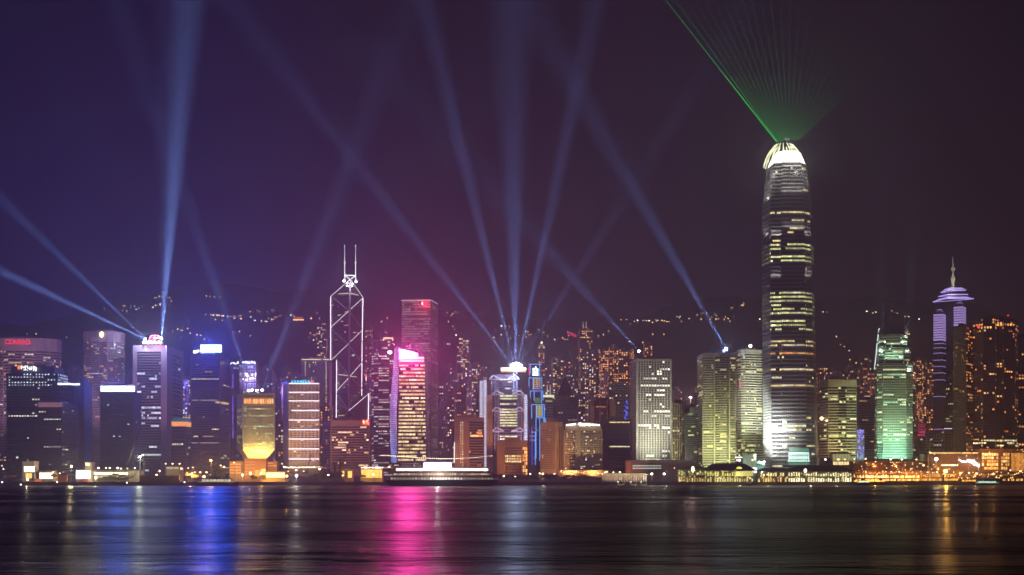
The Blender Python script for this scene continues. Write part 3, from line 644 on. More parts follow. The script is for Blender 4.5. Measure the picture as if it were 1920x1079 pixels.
# tall gridded slab with red crescent sign
D = 1840; fp = cor(752.5, D + 2, 808, D, 820.5, D + 52)
r = tower('skyscraper', 'tall square tower covered in small dots of light with a round red roof sign', 'skyscraper', [dict(fp=fp, y0=895, y1=564, D=D, nf=72, specs={1: dict(n=16, p=.35, s=.3)})], wall((.24, .15, .2), .5),
    dict(n=30, wf=.42, hf=.4, p=.62, rp=.05, rowmix=0, run=5, pal='pink', s=.42, dim=.02))
for k in (12, 24, 36): pass
mb = MB(); a, b, c = P(752, 563.6, D), P(808.3, 563, D - 1), P(820.8, 570.5, D + 51); mb.tube(a, b, .5, 4); mb.tube(b, c, .5, 4); mb.build('roof_edge_line', emit((1, .75, .8), .9), r)
mb = MB(); mb.poly([P(796 + 5.4 * math.cos(-t_), 569.5 + 5.4 * math.sin(-t_), D - 1.5) for t_ in [i * math.pi / 8 for i in range(16)]]); mb.build('red_disc_sign', emit((1, .02, .06), 2), r)
mb = MB(); pr = [(793.3 + math.cos(a) * 2.4, 569.3 + math.sin(a) * 2.4) for a in [math.pi * (.55 + .9 * i / 6) for i in range(7)]]
for a, b in zip(pr, pr[1:]): mb.tube(P(*a, D - 2.2), P(*b, D - 2.2), .45, 5)
mb.build('crescent', emit((1, .8, .8), 5), r)
point(P(796, 569, D - 12), 2.2e4, (1, .05, .1), 1, r)
# magenta lit tower
D = 1560
root = thing('landmark_tower', 'tower with gold-lit floors, violet grid side and blazing magenta roof sign', 'skyscraper', (w2(768, D)[0], D + 20, GZ))
A0, A1, B0, B1 = P(733.5, 868, D + 34), P(745.5, 868, D + 1), P(740.5, 652, D + 34), P(751.5, 652, D + 1)
M0, M1 = P(731, 770, D + 34), P(744, 770, D + 1)
fr0 = [P(745.5, 868, D), P(800, 868, D)]; fr1 = [P(748, 668, D), P(797, 668, D)]
mb = MB(); bkv = Vector((0, 46, 0)); mb.loft([fr0[0], fr0[1], fr0[1] + bkv, fr0[0] + bkv], [fr1[0], fr1[1], fr1[1] + bkv, fr1[0] + bkv])
mb.build('wall', wall((.16, .10, .09), .5), root)
mb = MB(); th = Vector((3, 3, 0))
for a0, a1, b0, b1 in ((A0, A1, M0, M1), (M0, M1, B0, B1)): mb.loft([a0, a1, a1 + th, a0 + th], [b0, b1, b1 + th, b0 + th])
mb.build('side_wall', wall((.16, .1, .2), .5), root)
mb = MB(); rng = random.Random(4)
for a0, a1, b0, b1, nn, base in ((A0, A1, M0, M1, 26, 0), (M0, M1, B0, B1, 30, 26)):
    nr = (a1 - a0).cross(b0 - a0).normalized() * .3
    for k in range(nn):
        for i in range(7):
            t_ = (base + k) / 56; u0, u1 = (i + .1) / 7, (i + .84) / 7; v0, v1 = (k + .12) / nn, (k + .86) / nn
            cb = (lerp(.22, .95, min(1, t_ * 1.3)), .26 + .25 * rng.random(), 1.0); wv = .5 + .5 * math.sin(t_ * 9 + i * .6); q = 1.6 * (.55 + .5 * wv) * rng.uniform(.7, 1.1)
            f = lambda u, v: lerp(lerp(a0, a1, u), lerp(b0, b1, u), v) + nr
            mb.quad(f(u0, v0), f(u1, v0), f(u1, v1), f(u0, v1), (cb[0] * q, cb[1] * q, cb[2] * q))
mb.build('violet_light_grid', WIN, root)
L = [lerp(fr0[0], fr1[0], .01), lerp(fr0[1], fr1[1], .01)]; T = [lerp(fr0[0], fr1[0], .93), lerp(fr0[1], fr1[1], .93)]
rows(root, [(L[0], L[1], T[0], T[1], dict(n=24, wf=1, hf=.5, p=.92, rp=.7, run=3, pal='yellow', s=.85, m=.02))], 27)
bands(root, [(fr0[0].x, D), (fr0[1].x, D), (fr0[1].x, D + 46), (fr0[0].x, D + 46)], 866, 683, D, 27, wall((.3, .16, .12), .5), .35, .34, fp1=[(fr1[0].x, D), (fr1[1].x, D), (fr1[1].x, D + 46), (fr1[0].x, D + 46)])
mb = MB(); panel(mb, 748, 795, 669.5, 674, D - .8, .5); panel(mb, 749, 795, 676, 678.5, D - .8, .5); mb.build('lit_crown_floors', emit((1, .78, .45), 1.5), root)
mb = MB(); fpz = [(w2(749, D)[0], zy(674, D)), (w2(748.5, D)[0], zy(655, D)), (w2(762, D)[0], zy(657, D)), (w2(783, D)[0], zy(663, D)), (w2(784, D)[0], zy(667, D)), (w2(772, D)[0], zy(674, D))]
mb.poly([Vector((a, D - 3, b)) for a, b in fpz]); mb.poly([Vector((a, D - 2, b)) for a, b in reversed(fpz)])
mb.build('roof_sign', emit((1, .22, .85), 16), root)
area(P(767, 663, D - 12), (0, -1, -.1), 24, 10, 3.6e5, (1, .03, .38), root, 'sign_lamp')
point(P(765, 664, D - 16), 1.1e5, (1, .08, .55), 2, root, 'sign_glow_lamp')
# brown block with two rows of lit round windows
D = 1600; fp = cor(852, D + 1, 879, D, 908, D + 8)
r = tower('office_block', 'brown block, left half blank with a double column of lit windows, right half banded', 'office block', [dict(fp=fp, y0=893, y1=783, D=D)], wall((.5, .3, .2)), dict())
z0, z1 = zy(880, D), zy(790, D)
for xa, n_ in ((862.5, 1), (866.2, 1)):
    a, b = w2(xa, D)[0], w2(xa + 3, D)[0]
    rows(r, [(Vector((a, D + .6, z0)), Vector((b, D + .6, z0)), Vector((a, D + .6, z1)), Vector((b, D + .6, z1)), dict(n=1, wf=.5, hf=.4, p=.96, pal='warm', s=1.2, off=.9))], 18)
L = [Vector((*p, z0)) for p in fp]; T = [Vector((*p, z1)) for p in fp]
rows(r, [(L[1], L[2], T[1], T[2], dict(n=14, wf=1, hf=.62, p=.08, rowmix=1, pal='orange', s=1.2))], 18)
mb = MB(); mb.tube(P(852, 830, D - 1), P(851.5, 868, D - 1), .5, 5); mb.build('edge_light', emit((1, .95, .9), 2), r)
flood(P(868, 890, D - 60), P(868, 830, D), .5, 85, (1, .5, .22), parent=r); flood(P(895, 890, D - 60), P(895, 830, D), .35, 80, (1, .4, .25), parent=r)
# truss-fronted bank tower
D = 1660
root = thing('landmark_tower', 'bank tower with exposed hanging trusses, ladder masts and an orange-edged roof platform', 'skyscraper', (w2(950, D)[0], D + 20, GZ))
STR = wall((.42, .40, .5), .5, .4); TANW = wall((.5, .27, .14))
mb = MB()
def blk(x0, x1, y0, y1, d0, dep):
    X0, X1 = w2(x0, D)[0], w2(x1, D)[0]; mb.box(((X0 + X1) / 2, D + d0 + dep / 2, (zy(y0, D) + zy(y1, D)) / 2), (X1 - X0, dep, zy(y1, D) - zy(y0, D)))
blk(927, 978, 893, 742, 4, 40); blk(927, 971, 742, 708, 16, 30); blk(930, 965, 708, 700, 20, 22); mb.build('wall', wall((.13, .09, .11), .5), root)
mb = MB(); blk(912.5, 924, 893, 740, 8, 30); blk(977, 984.5, 893, 740, 8, 30); blk(915, 922, 740, 712, 22, 24); mb.build('service_shaft', TANW, root)
fc = lambda x0, x1, y0, y1, d, sp_: (Vector((w2(x0, D)[0], D + d, zy(y0, D))), Vector((w2(x1, D)[0], D + d, zy(y0, D))), Vector((w2(x0, D)[0], D + d, zy(y1, D))), Vector((w2(x1, D)[0], D + d, zy(y1, D))), sp_)
rows(root, [fc(936, 971, 826, 740, 4, dict(n=15, wf=.9, hf=.5, p=.5, rp=.35, run=4, pal='olive', s=.8, rowmix=1))], 17)
rows(root, [fc(934, 964, 738, 708, 16, dict(n=12, wf=.9, hf=.5, p=.3, run=3, pal='warm', s=.6))], 7)
mb = MB()
for xm, ya, yb, dd in ((931, 893, 728, 0), (974.5, 893, 728, 0), (924.5, 893, 701, 14), (966, 742, 694, 14)):
    X = w2(xm, D)[0]; hw = 2.2
    for s1 in (-1, 1):
        for s2 in (0, 1): mb.tube((X + s1 * hw, D + dd + s2 * 4, zy(ya, D)), (X + s1 * hw, D + dd + s2 * 4, zy(yb, D)), .5, 6)
    z = zy(ya, D)
    while z < zy(yb, D): mb.box((X, D + dd - .2, z), (4.6, .5, .7)); z += 3.9
mb.build('ladder_mast', STR, root)
mb = MB()
for yt, dd, xs in ((733, 0, (931, 974.5)), (764, 0, (931, 974.5)), (802, 0, (931, 974.5)), (703, 14, (924.5, 966))):
    for xm in xs:
        for sx in (-1, 1):
            ex = 14 if (sx > 0) == (xm < 950) else 8
            mb.tube((w2(xm, D)[0], D + dd - 1, zy(yt, D)), (w2(xm + sx * ex, D)[0], D + dd - 1, zy(yt + 6.5, D)), .75, 6)
            mb.tube((w2(xm, D)[0], D + dd - 1, zy(yt + 7, D)), (w2(xm + sx * ex, D)[0], D + dd - 1, zy(yt + 7, D)), .5, 6)
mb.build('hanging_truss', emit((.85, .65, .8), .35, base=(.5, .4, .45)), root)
for xa, yb, ya, dd in ((901.5, 780, 713, 24), (908.8, 890, 712, 16), (986, 824, 741, 6)):
    mb = MB(); y_ = ya
    while y_ < yb:
        for s_ in (-1.6, 0, 1.6): mb.box((w2(xa + s_, D)[0], D + dd, zy(y_ + R.uniform(0, 1), D)), (1.0, .8, 1.5))
        mb.box((w2(xa, D)[0], D + dd + .5, zy(y_ + 1.8, D)), (5, .5, .7)); y_ += 4.1
    mb.build('lit_stair_tower', emit((.75, .78, 1), 1.2), root)
    mb = MB(); panel(mb, xa - 2.4, xa + 2.4, ya, yb, D + dd + 1, 5); mb.build('stair_shaft', DARK, root)
mb = MB(); panel(mb, 939, 986, 689.5, 695.5, D + 12, 22, 0); mb.build('roof_platform', emit((1, .35, .08), 2.2), root)
mb = MB(); panel(mb, 941, 955, 690.5, 694.5, D + 11.5, .5); mb.build('platform_light', emit((1, .8, .4), 4), root)
mb = MB()
for i in range(7): mb.ball(P(960 + i * 2.6, 686 - 3 * (1 - abs(i - 3) / 3), D + 18), 2.6)
mb.build('roof_lamps', emit((.85, .9, 1), 14), root)
spot(P(966, 888, D - 30), P(955, 780, D), 4e5, 70, (.8, .6, 1), parent=root); flood(P(918, 890, D - 50), P(918, 800, D + 8), .8, 40, (1, .5, .2), parent=root)
point(P(967, 686, D - 3), 3e5, (.45, .6, 1), 1.5, root, 'roof_glow_lamp')
for i, (xx, tg, lab) in enumerate([(961, [(575, 185, .2, 5)], 'leftmost'), (964, [(800, 20, .30, 5)], 'second'), (967, [(955, -10, .15, 9), (975, -10, .07, 5)], 'middle'), (970, [(1085, 150, .26, 5)], 'fourth'), (973, [(1185, 350, .09, 5)], 'rightmost')]):
    searchlight(xx, 685, D + 14, tg, lab + ' of the five searchlights on the truss-fronted bank tower platform')
# low civic block in front
D = 1570; fp = cor(932, D + 2, 946, D, 989, D + 6)
r = tower('civic_block', 'low tan block with square window grid and orange stair bay before the truss tower', 'office block', [dict(fp=fp, y0=897, y1=827, D=D)], wall((.42, .24, .13)), dict())
L = [Vector((*p, zy(893, D))) for p in fp]; T = [Vector((*p, zy(838, D))) for p in fp]; E1 = lerp(L[1], L[2], .76); E2 = lerp(T[1], T[2], .76)
rows(r, [(L[1], E1, T[1], E2, dict(n=10, wf=.6, hf=.62, p=.06, rp=.25, run=9, pal='yellow', s=1.1))], 11)
rows(r, [(lerp(L[1], L[2], .78), L[2], lerp(T[1], T[2], .78), T[2], dict(n=3, wf=.8, hf=.8, p=.75, pal='orange', s=1.1))], 8, name='stair_window_row')
flood(P(938, 893, D - 50), P(940, 860, D), .8, 60, (1, .45, .12), parent=r); flood(P(968, 893, D - 60), P(965, 860, D), .3, 80, (1, .45, .2), parent=r)
# stepped blue neon tower
D = 1640
root = thing('landmark_tower', 'slim stepped tower outlined in blue neon with a green-white logo box on top', 'skyscraper', (w2(1005, D)[0], D + 20, GZ))
mb = MB(); nb = MB(); NV = wall((.10, .08, .14), .5)
tiers_ = [(993, 1014, 706, 683.5), (992, 1016, 731.5, 708), (994.5, 1018, 757, 733), (997, 1021, 784, 758.5), (992, 1022.5, 897, 784)]
for x0, x1, yb, ya in tiers_: panel(mb, x0, x1, ya, yb, D, 34 if ya > 700 else 26)
mb.build('wall', NV, root)
def nl(x0, y0, x1, y1, d=-1.0, r_=.42): nb.tube(P(x0, y0, D + d), P(x1, y1, D + d), r_, 5)
nl(990.5, 683.5, 1015.5, 683.5); nl(995, 683.5, 995, 701); nl(1012, 683.5, 1012, 706)
nl(992, 709, 992, 725); nl(992, 709, 1016, 709); nl(1016, 709, 1016, 731); nl(999.5, 709, 999.5, 731)
nl(994.5, 733.5, 1018, 733.5); nl(994.5, 733.5, 994.5, 747); nl(1001.5, 733.5, 1001.5, 752); nl(1018, 733.5, 1018, 752); nl(1015, 733.5, 1015, 757)
nl(997, 759, 1020.5, 759); nl(997, 759, 997, 785); nl(1005.5, 759, 1005.5, 783); nl(1017.5, 759, 1017.5, 783); nl(1020.5, 759, 1020.5, 800)
nl(1005, 784, 1019.5, 784); nl(1005, 784, 1005, 860); nl(1012, 784, 1012, 864); nl(1019.5, 784, 1019.5, 802); nl(1022.5, 784, 1022.5, 802); nl(1015, 809, 1018, 809); nl(1014.6, 809, 1014.6, 864); nl(1003.6, 810, 1003.6, 872)
nb.build('blue_neon_outline', emit((.10, .38, 1), 1.9), root)
nb = MB(); nl(997.5, 800, 997.5, 872, r_=.6); nl(998, 822, 998, 830, r_=.8); nl(1008, 733.5, 1012, 727, r_=.5); nl(1004, 733.5, 1008, 727, r_=.5); nb.build('deep_blue_neon', emit((.08, .07, 1), .9), root)
nb = MB(); nl(992, 686, 992, 701, .2, .8); nb.build('red_neon', emit((1, .04, .2), 1.0), root)
rows(root, [fc(1000, 1013, 730, 711, 0, dict(n=2, wf=.6, hf=.45, p=0))], 5)
for x0, x1, yb, ya, cc, ss in ((1000, 1013.5, 730, 710, (.85, .62, .35), .55), (1006, 1016, 782, 761, (.9, .85, .3), .7), (1003, 1013, 756, 746, (.2, .55, .08), .35), (1013, 1018.5, 806, 797, (.15, .5, .1), .35)):
    q = MB(); panel(q, x0, x1, ya, yb, D - .25, .2); q.build('lit_bay', emit(cc, ss, base=cc), root)
rows(root, [(P(1000, 729, D - .3), P(1013.5, 729, D - .3), P(1000, 711, D - .3), P(1013.5, 711, D - .3), dict(n=2, wf=.62, hf=.42, p=0)), ], 5); rows(root, [(P(1006, 781, D - .3), P(1016, 781, D - .3), P(1006, 762, D - .3), P(1016, 762, D - .3), dict(n=2, wf=.6, hf=.42, p=0))], 5)
mb = MB(); panel(mb, 994, 1013.5, 705, 707, D - .8, .8); panel(mb, 997, 1014, 686, 705, D - .3, .3); mb.build('sign_backing', wall((.05, .09, .06)), root)
q = MB(); q.poly([P(a, b, D - 1.4) for a, b in ((998.5, 705), (999, 698), (998.7, 691), (1000.5, 690), (1003, 691), (1003.5, 688.5), (1005, 687), (1005.7, 688.5), (1005, 691), (1008, 691.2), (1009.3, 692), (1009, 698), (1009.2, 705), (1004, 704.2))]); q.build('logo', emit((.95, 1, .92), 4), root)
q = MB(); q.poly([P(a, b, D - 1.9) for a, b in ((1001, 693), (1003, 697), (1006, 698), (1009, 696.5), (1006, 695.5), (1003.5, 693.5))]); q.build('logo_swoosh', emit((.02, .55, .55), 1.2), root)
rows(root, [fc(993, 1003, 880, 790, 0, dict(n=4, wf=.6, hf=.45, p=.12, pal='pink', s=.6)), fc(1006, 1022, 880, 790, 0, dict(n=5, wf=.6, hf=.45, p=.1, pal='pink', s=.6))], 24)
# beige hotel, two wings
D = 1560
for xl, dl, xc, dc, xr, dr, yt, lab, Ec in ((1013, 1590, 1042, 1575, 1058, 1584, 797, 'orange-lit hotel wing with louvred upper corner and blunt roof, joined behind the brighter wing', .75), (1057, 1566, 1080, 1550, 1129, 1553, 800, 'beige hotel with window-lined faces and a bright white light band around its roof', .6)):
    fp = cor(xl, dl, xc, dc, xr, dr); D = dc
    r = tower('hotel_block', lab, 'hotel', [dict(fp=fp, y0=893, y1=yt + 6, D=D), dict(fp=scale_fp(fp, .92, .93), y0=yt + 6, y1=yt - (6 if xl < 1020 else 2), D=D)], wall((.52, .34, .20) if xl < 1020 else (.5, .42, .28)), dict(), 'two wings of the waterfront hotel')
    L = [Vector((*p, zy(880, D))) for p in fp]; T = [Vector((*p, zy(yt + 8, D))) for p in fp]
    if xl < 1020: rows(r, [(L[0], L[1], T[0], T[1], dict(n=12, wf=.95, hf=.35, p=.03, run=1, pal='warm', dim=.03)), (lerp(L[1], L[2], .3), L[2], lerp(T[1], T[2], .3), T[2], dict(n=3, wf=.5, hf=.6, p=.05, pal='warm'))], 22)
    else: rows(r, [(L[0], L[1], T[0], T[1], dict(n=10, wf=.68, hf=.5, p=.06, run=1, pal='warm', s=.9, m=.06)), (lerp(L[1], L[2], .14), L[2], lerp(T[1], T[2], .14), T[2], dict(n=13, wf=.68, hf=.52, p=.09, run=1.3, pal='white', s=1.0, m=.03))], 22)
    for xx in (xl + 12, xr - 18): flood(P(xx, 893, D - 55), P(xx, 845, D), Ec, 85, (1, .48, .16) if xl < 1020 else (1, .72, .36), parent=r)
    if xl > 1020:
        mb = MB(); mb.tube(P(1062, 797.5, D + 6), P(1079, 796, D - 2), 1.0, 5); mb.tube(P(1084, 795.5, D - 2), P(1124, 797.5, D + 2), 1.0, 5); mb.ball(P(1088, 795.5, D - 2), 1.8); mb.build('roof_light_band', emit((1, .96, .85), 5), r)
        rows(r, [(P(1085, 800.5, D - .6), P(1124, 801, D + 2), P(1085, 797.8, D - .6), P(1124, 798, D + 2), dict(n=9, wf=.5, hf=.7, p=.4, pal='white', s=1.2))], 1, name='attic_window')
D = 1510
r = thing('hotel_podium', 'long low orange-lit podium below the beige hotel wings', 'podium', (w2(1095, D)[0], D, GZ))
mb = MB(); panel(mb, 1050, 1142, 882, 897, D, 22); mb.build('wall', wall((.5, .3, .14)), r)
mb = MB()
for i in range(22): mb.ball(P(1053 + i * 4 + R.uniform(-1, 1), 885 + R.uniform(-1.5, 4), D - 2), R.uniform(.35, .9), n=5, m=4)
mb.build('entrance_lamps', emit((1, .65, .25), 6), r)
for xx in (1065, 1095, 1125): point(P(xx, 888, D - 10), 1500, (1, .5, .15), .4, r)
# pointed dark roof tower behind
D = 1800; fp = rect(1036, 1084, D, 34)
r = tower('office_tower', 'dark tower with steep pointed slate roof behind the beige hotel', 'office tower', [dict(fp=fp, y0=893, y1=741, D=D, nf=34)], wall((.2, .15, .15)), dict(cw=3.6, wf=.5, hf=.45, p=.04, pal='warm', s=.6), roof=False)
mb = MB(); lo = [Vector((*p, zy(741, D))) for p in scale_fp(fp, .86, .62)]; hi = [Vector((*p, zy(706, D))) for p in scale_fp(fp, .1, .08)]; mb.loft(lo, hi); mb.build('pointed_roof', wall((.08, .06, .07)), r)
D = 1780; fp = rect(1018, 1036, D, 24)
r = tower('office_block', 'grey block with greenish lit cornice and two short masts beside the pointed roof', 'office block', [dict(fp=fp, y0=893, y1=745, D=D, nf=30)], wall((.3, .26, .26)), dict(cw=3, wf=.8, hf=.5, p=.12, rp=.12, pal='olive', s=.7))
mb = MB(); panel(mb, 1018.5, 1039, 741, 745, D - 2, 20); mb.build('lit_cornice', emit((.9, 1, .6), 1.6), r)
mb = MB(); mb.tube(P(1026, 742, D + 4), P(1026, 722, D + 4), .5, 5); mb.tube(P(1031.5, 742, D + 4), P(1031.5, 722, D + 4), .5, 5); mb.build('masts', emit((1, .9, .8), .8), r)
# striped block + grid block + dark block
D = 1700; fp = rect(1107, 1153, D, 26)
r = tower('office_block', 'brown block with two pale end walls and thin bright vertical ribs', 'office block', [dict(fp=fp, y0=893, y1=751, D=D)], wall((.16, .11, .10)), dict())
rows(r, [(P(1114, 880, D), P(1143, 880, D), P(1114, 757, D), P(1143, 757, D), dict(n=9, wf=.8, hf=.5, p=.1, rowmix=1, pal='orange', s=.8))], 30)
mb = MB(); panel(mb, 1106.8, 1113.5, 750, 893, D - 1.5, 8); panel(mb, 1143.5, 1153.5, 750, 893, D - 1.5, 8); mb.build('pale_end_walls', wall((.55, .36, .24)), r)
mb = MB(); panel(mb, 1124.5, 1125.6, 750, 893, D - 1.8, 1.6); panel(mb, 1138, 1139.2, 750, 860, D - 1.8, 1.6); mb.build('ribs', wall((.7, .5, .4)), r)
flood(P(1130, 890, D - 60), P(1130, 800, D), .5, 80, (1, .55, .3), parent=r)
D = 1820; fp = rect(1141, 1182, D, 26)
tower('office_block', 'pale block with a regular grid of dark square windows behind the round-windowed tower', 'office block', [dict(fp=fp, y0=893, y1=722, D=D, nf=38)], wall((.42, .32, .28)), dict(n=10, wf=.62, hf=.58, p=.08, run=1, pal='warm', s=.8))
D = 1600; fp = cor(1131, D + 4, 1140, D, 1183, D + 4)
r = tower('office_block', 'nearly black block with three amber-lit window rows beside the round-windowed tower', 'office block', [dict(fp=fp, y0=893, y1=787, D=D, nf=0)], wall((.045, .035, .05), .4), dict())
rows(r, [(P(1141, 890, D), P(1182, 890, D), P(1141, 790, D), P(1182, 790, D), dict(n=12, wf=.85, hf=.5, p=.06, rp=.12, run=5, pal='yellow', s=.9))], 22)
mb = MB()
for i in range(14): mb.box(P(1174 + R.uniform(-3, 4), 752 + i * 3 + R.uniform(-1, 1), D + 130), (R.uniform(1, 3), .8, R.uniform(1, 2.5)))
mb.build('blue_neon_sign', emit((.05, .12, 1), 1.6), r)
# round-windowed tower
D = 1580; fp = cor(1182.5, D + 36, 1193, D, 1259.5, D + 3)
r = tower('landmark_tower', 'white tower pierced by rows of round windows, floodlit brightest at its foot', 'skyscraper', [dict(fp=fp, y0=893, y1=673, D=D)], wall((.62, .6, .46), .6), dict(), roof=False)
mb = MB(); lo = [Vector((*p, zy(672.9, D))) for p in scale_fp(fp, .9, .9)]; mb.loft(lo, [v + Vector((0, 0, 2.4)) for v in lo]); mb.build('roof_plant', DARK, r)
L = [Vector((*p, zy(866, D))) for p in fp]; T = [Vector((*p, zy(677, D))) for p in fp]
rows(r, [(L[1], L[2], T[1], T[2], dict(n=12, round=1.05, p=.13, rp=.09, rowmix=1, run=1.6, pal='white', s=1.9, m=.045, hf=.5))], 43)
rows(r, [(L[0], L[1], T[0], T[1], dict(n=2, wf=.7, hf=.3, p=.0, dim=.03, pal='warm'))], 43, name='side_window_row')
flood(P(1221, 880, D - 20), P(1221, 866, D), 3.0, 110, (.95, 1, .85), parent=r)
for xx in (1200, 1222, 1245): flood(P(xx, 880, D - 50), P(xx, 790, D), 1.1, 75, (1, 1, .88), parent=r)
flood(P(1186, 893, D - 60), P(1187, 800, D + 18), 1.6, 60, (1, .75, .55), parent=r)
searchlight(1199, 660, D + 16, [(1095, 545, .10, 7)], 'small searchlight on the roof of the round-windowed tower')
# ribbed block, dark block
D = 1680; fp = rect(1260, 1287, D, 26)
r = tower('office_block', 'narrow block with pale yellow vertical ribs right of the round-windowed tower', 'office block', [dict(fp=fp, y0=893, y1=755, D=D, nf=30)], wall((.14, .12, .09)), dict(n=6, wf=.7, hf=.6, p=.06, pal='olive', s=.8))
fins(r, P(1261, 893, D), P(1287, 893, D), P(1261, 757, D), P(1287, 757, D), 6, wall((.6, .55, .38)), 1.5, .8)
bands(r, fp, 893, 757, D, 6, wall((.55, .5, .35)), .5, .07)
flood(P(1273, 893, D - 70), P(1273, 820, D), .8, 70, (1, .9, .5), parent=r)
D = 1640; fp = rect(1284, 1310, D, 30)
tower('office_block', 'dark slate block with a stepped top left of the banded twin towers', 'office block', [dict(fp=fp, y0=893, y1=775, D=D, nf=30), dict(fp=rect(1293, 1310, D, 26), y0=775, y1=764, D=D)], wall((.10, .11, .12), .4), dict(n=9, wf=.85, hf=.5, p=.05, pal='olive', s=.5, dim=.01))
D = 1900; fp = rect(1302, 1312, D, 20)
tower('residential_tower', 'slim yellowish residential tower peeking left of the banded twin towers', 'apartment tower', [dict(fp=fp, y0=893, y1=727, D=D, nf=36)], CREAM, dict(n=3, wf=.5, hf=.5, p=.2, pal='warm', s=.8))
# banded twin towers
BAND = wall((.55, .5, .36)); D = 1600
for i, (segs, yt, lab, LC) in enumerate([
    ([(1311, 30), (1318, 2), (1338, 0), (1341, -3), (1350, -8), (1362, -8), (1368, -3), (1379, 2), (1380, 34)], 662, 'left twin banded tower with bowed centre bay, its lower floors lit yellow', (.85, .95, .45)),
    ([(1378, 34), (1384, 8), (1390, 2), (1397, 0), (1418, 6), (1430, 10), (1432, 40)], 655, 'right twin banded tower whose left corner bay glows yellow, right side dark', (.8, 1, .5))]):
    D = 1600 + i * 36; fp = [w2(x, D + d) for x, d in segs]; fp = fp + [(fp[-1][0], D + 46), (fp[0][0], D + 46)]
    r = tower('office_tower', lab, 'skyscraper', [dict(fp=fp, y0=893, y1=yt + 8, D=D, nf=50), dict(fp=scale_fp(fp, .95), y0=yt + 8, y1=yt, D=D)], BLUEG, dict(cw=2.6, wf=.9, hf=.5, p=.10, rp=.04, rowmix=1, run=3, pal='yellow', s=.6, dim=.012), 'banded twin towers')
    bands(r, fp, 893, yt + 8, D, 50, BAND, .9, .46)
    mb = MB(); zz = zy(yt + 8, D)
    lo = [Vector((*p, zz - .5)) for p in scale_fp(fp, 1.012)]; hi = [Vector((*p, zz + 5)) for p in scale_fp(fp, 1.012)]; mb.loft(lo, hi); mb.build('crown_band', BAND, r)
    if i == 0:
        mb = MB()
        for xx in (1340, 1368): mb.tube(P(xx, 893, D - 5), P(xx, yt + 8, D - 5), 1.0, 6)
        mb.build('corner_piers', BAND, r)
        for xx in (1325, 1350, 1372): flood(P(xx, 893, D - 40), P(xx, 862, D), 1.6, 100, LC, parent=r); flood(P(xx, 893, D - 75), P(xx, 800, D), 1.3, 55, LC, parent=r)
        searchlight(1362, 655.5, D + 6, [(1178, 335, .16, 6.5)], 'searchlight on the left banded twin tower, beam slanting up left', glow=6e4)
    else:
        for xx, tx in ((1386, 1388),): flood(P(xx, 893, D - 40), P(tx, 862, D), 1.8, 90, LC, parent=r); flood(P(xx, 893, D - 60), P(tx, 790, D), 1.2, 24, LC, parent=r)
        mb = MB(); mb.tube(P(1387, 715, D - 3), P(1388, 729, D - 3), .7, 5); mb.build('red_neon', emit((1, .05, .15), 1.0), r)
        mb = MB(); mb.ball(P(1407, 649, D + 2), 1.9, n=8, m=6); mb.build('roof_lamp', emit((1, .95, .85), 12), r)
        mb = MB(); mb.tube(P(1407, yt + 2, D + 2), P(1407, 650, D + 2), .4, 5); mb.build('lamp_post', DARK, r)
# tallest tower
D = 1560
root = thing('landmark_tower', 'tallest tower, dark ribbed glass with floodlit white foot and blazing claw-like crown', 'skyscraper', (w2(1481, D)[0], D + 30, GZ))
def ifc(k, yy):
    """plan of the tower at photo row yy, pulled in by k (0..1)"""
    L0 = lerp(1432, 1428.5, min(1, (878 - yy) / 470)); R0 = lerp(1533.5, 1523, min(1, (878 - yy) / 500)); c = (L0 + R0) / 2
    xs = [(L0, 34), (L0 + 15, 6), (L0 + 16, 3), (L0 + 35, 2), (L0 + 35.3, -1.5), (L0 + 80, -1.5), (L0 + 80.5, 2), (R0 - 5, 8), (R0, 30)]
    out = [w2(lerp(x, c, k), D + d + k * 30) for x, d in xs]; b = w2(R0, D + 30)
    return out + [(out[-1][0], D + 62 - k * 20), w2(lerp(L0 + 2, c, k), D + 62 - k * 20)]
GL = wall((.10, .095, .10), .25, .5)
T_ = [(878, 440, 0, 0, 58, {}), (440, 372, .012, .03, 9, {}), (372, 330, .05, .12, 6, {}), (330, 303, .15, .215, 4, {})]
mb = MB()
faces_all = []
for (ya, yb, ka, kb, nf_, _) in T_:
    lo = [Vector((*p, zy(ya, D))) for p in ifc(ka, ya)]; hi = [Vector((*p, zy(yb, D))) for p in ifc(kb, yb)]; mb.loft(lo, hi)
    faces_all.append((ya, yb, nf_, faces_of(lo, hi, {0: dict(p=.03, rp=0, s=.3, off=.1), 2: dict(skip=0)}, dict(cw=2.5, wf=.84, hf=.44, p=.06, pal='yellow', s=1.05, m=.01, off=.15))))
mb.build('glass_wall', GL, root)
LIT = [(548, 553), (556, 562), (568, 573), (581, 585), (602, 608), (609, 613), (660, 664), (690, 694), (462, 467), (477, 481), (485, 488), (395, 400), (800, 806), (835, 838), (720, 724), (640, 645)]
for ya, yb, nf_, fcs in faces_all:
    for k in range(nf_):
        yc = lerp(ya, yb, (k + .5) / nf_); hh = (ya - yb) / nf_ / 2
        hot = any(a - hh <= yc <= b + hh for a, b in LIT); mid = 545 < yc < 625 or 455 < yc < 490
        orange = 655 < yc < 664 or 752 < yc < 765
        fl = []
        for a, b, c_, d, sp_ in fcs:
            sp2 = dict(sp_); sp2.update(p=(.85 if hot else (.35 if mid else sp_['p'])) * (.3 if (a - b).length < 14 and a.y > D + 3 and hot and sp_['s'] < .5 else 1), run=4, pal='orange' if orange else ('olive' if mid else sp_['pal']))
            t0, t1 = k / nf_, (k + 1) / nf_; fl.append((lerp(a, c_, t0), lerp(b, d, t0), lerp(a, c_, t1), lerp(b, d, t1), sp2))
        rows(root, fl, 1)
MUL = wall((.32, .31, .3), .45, .5)
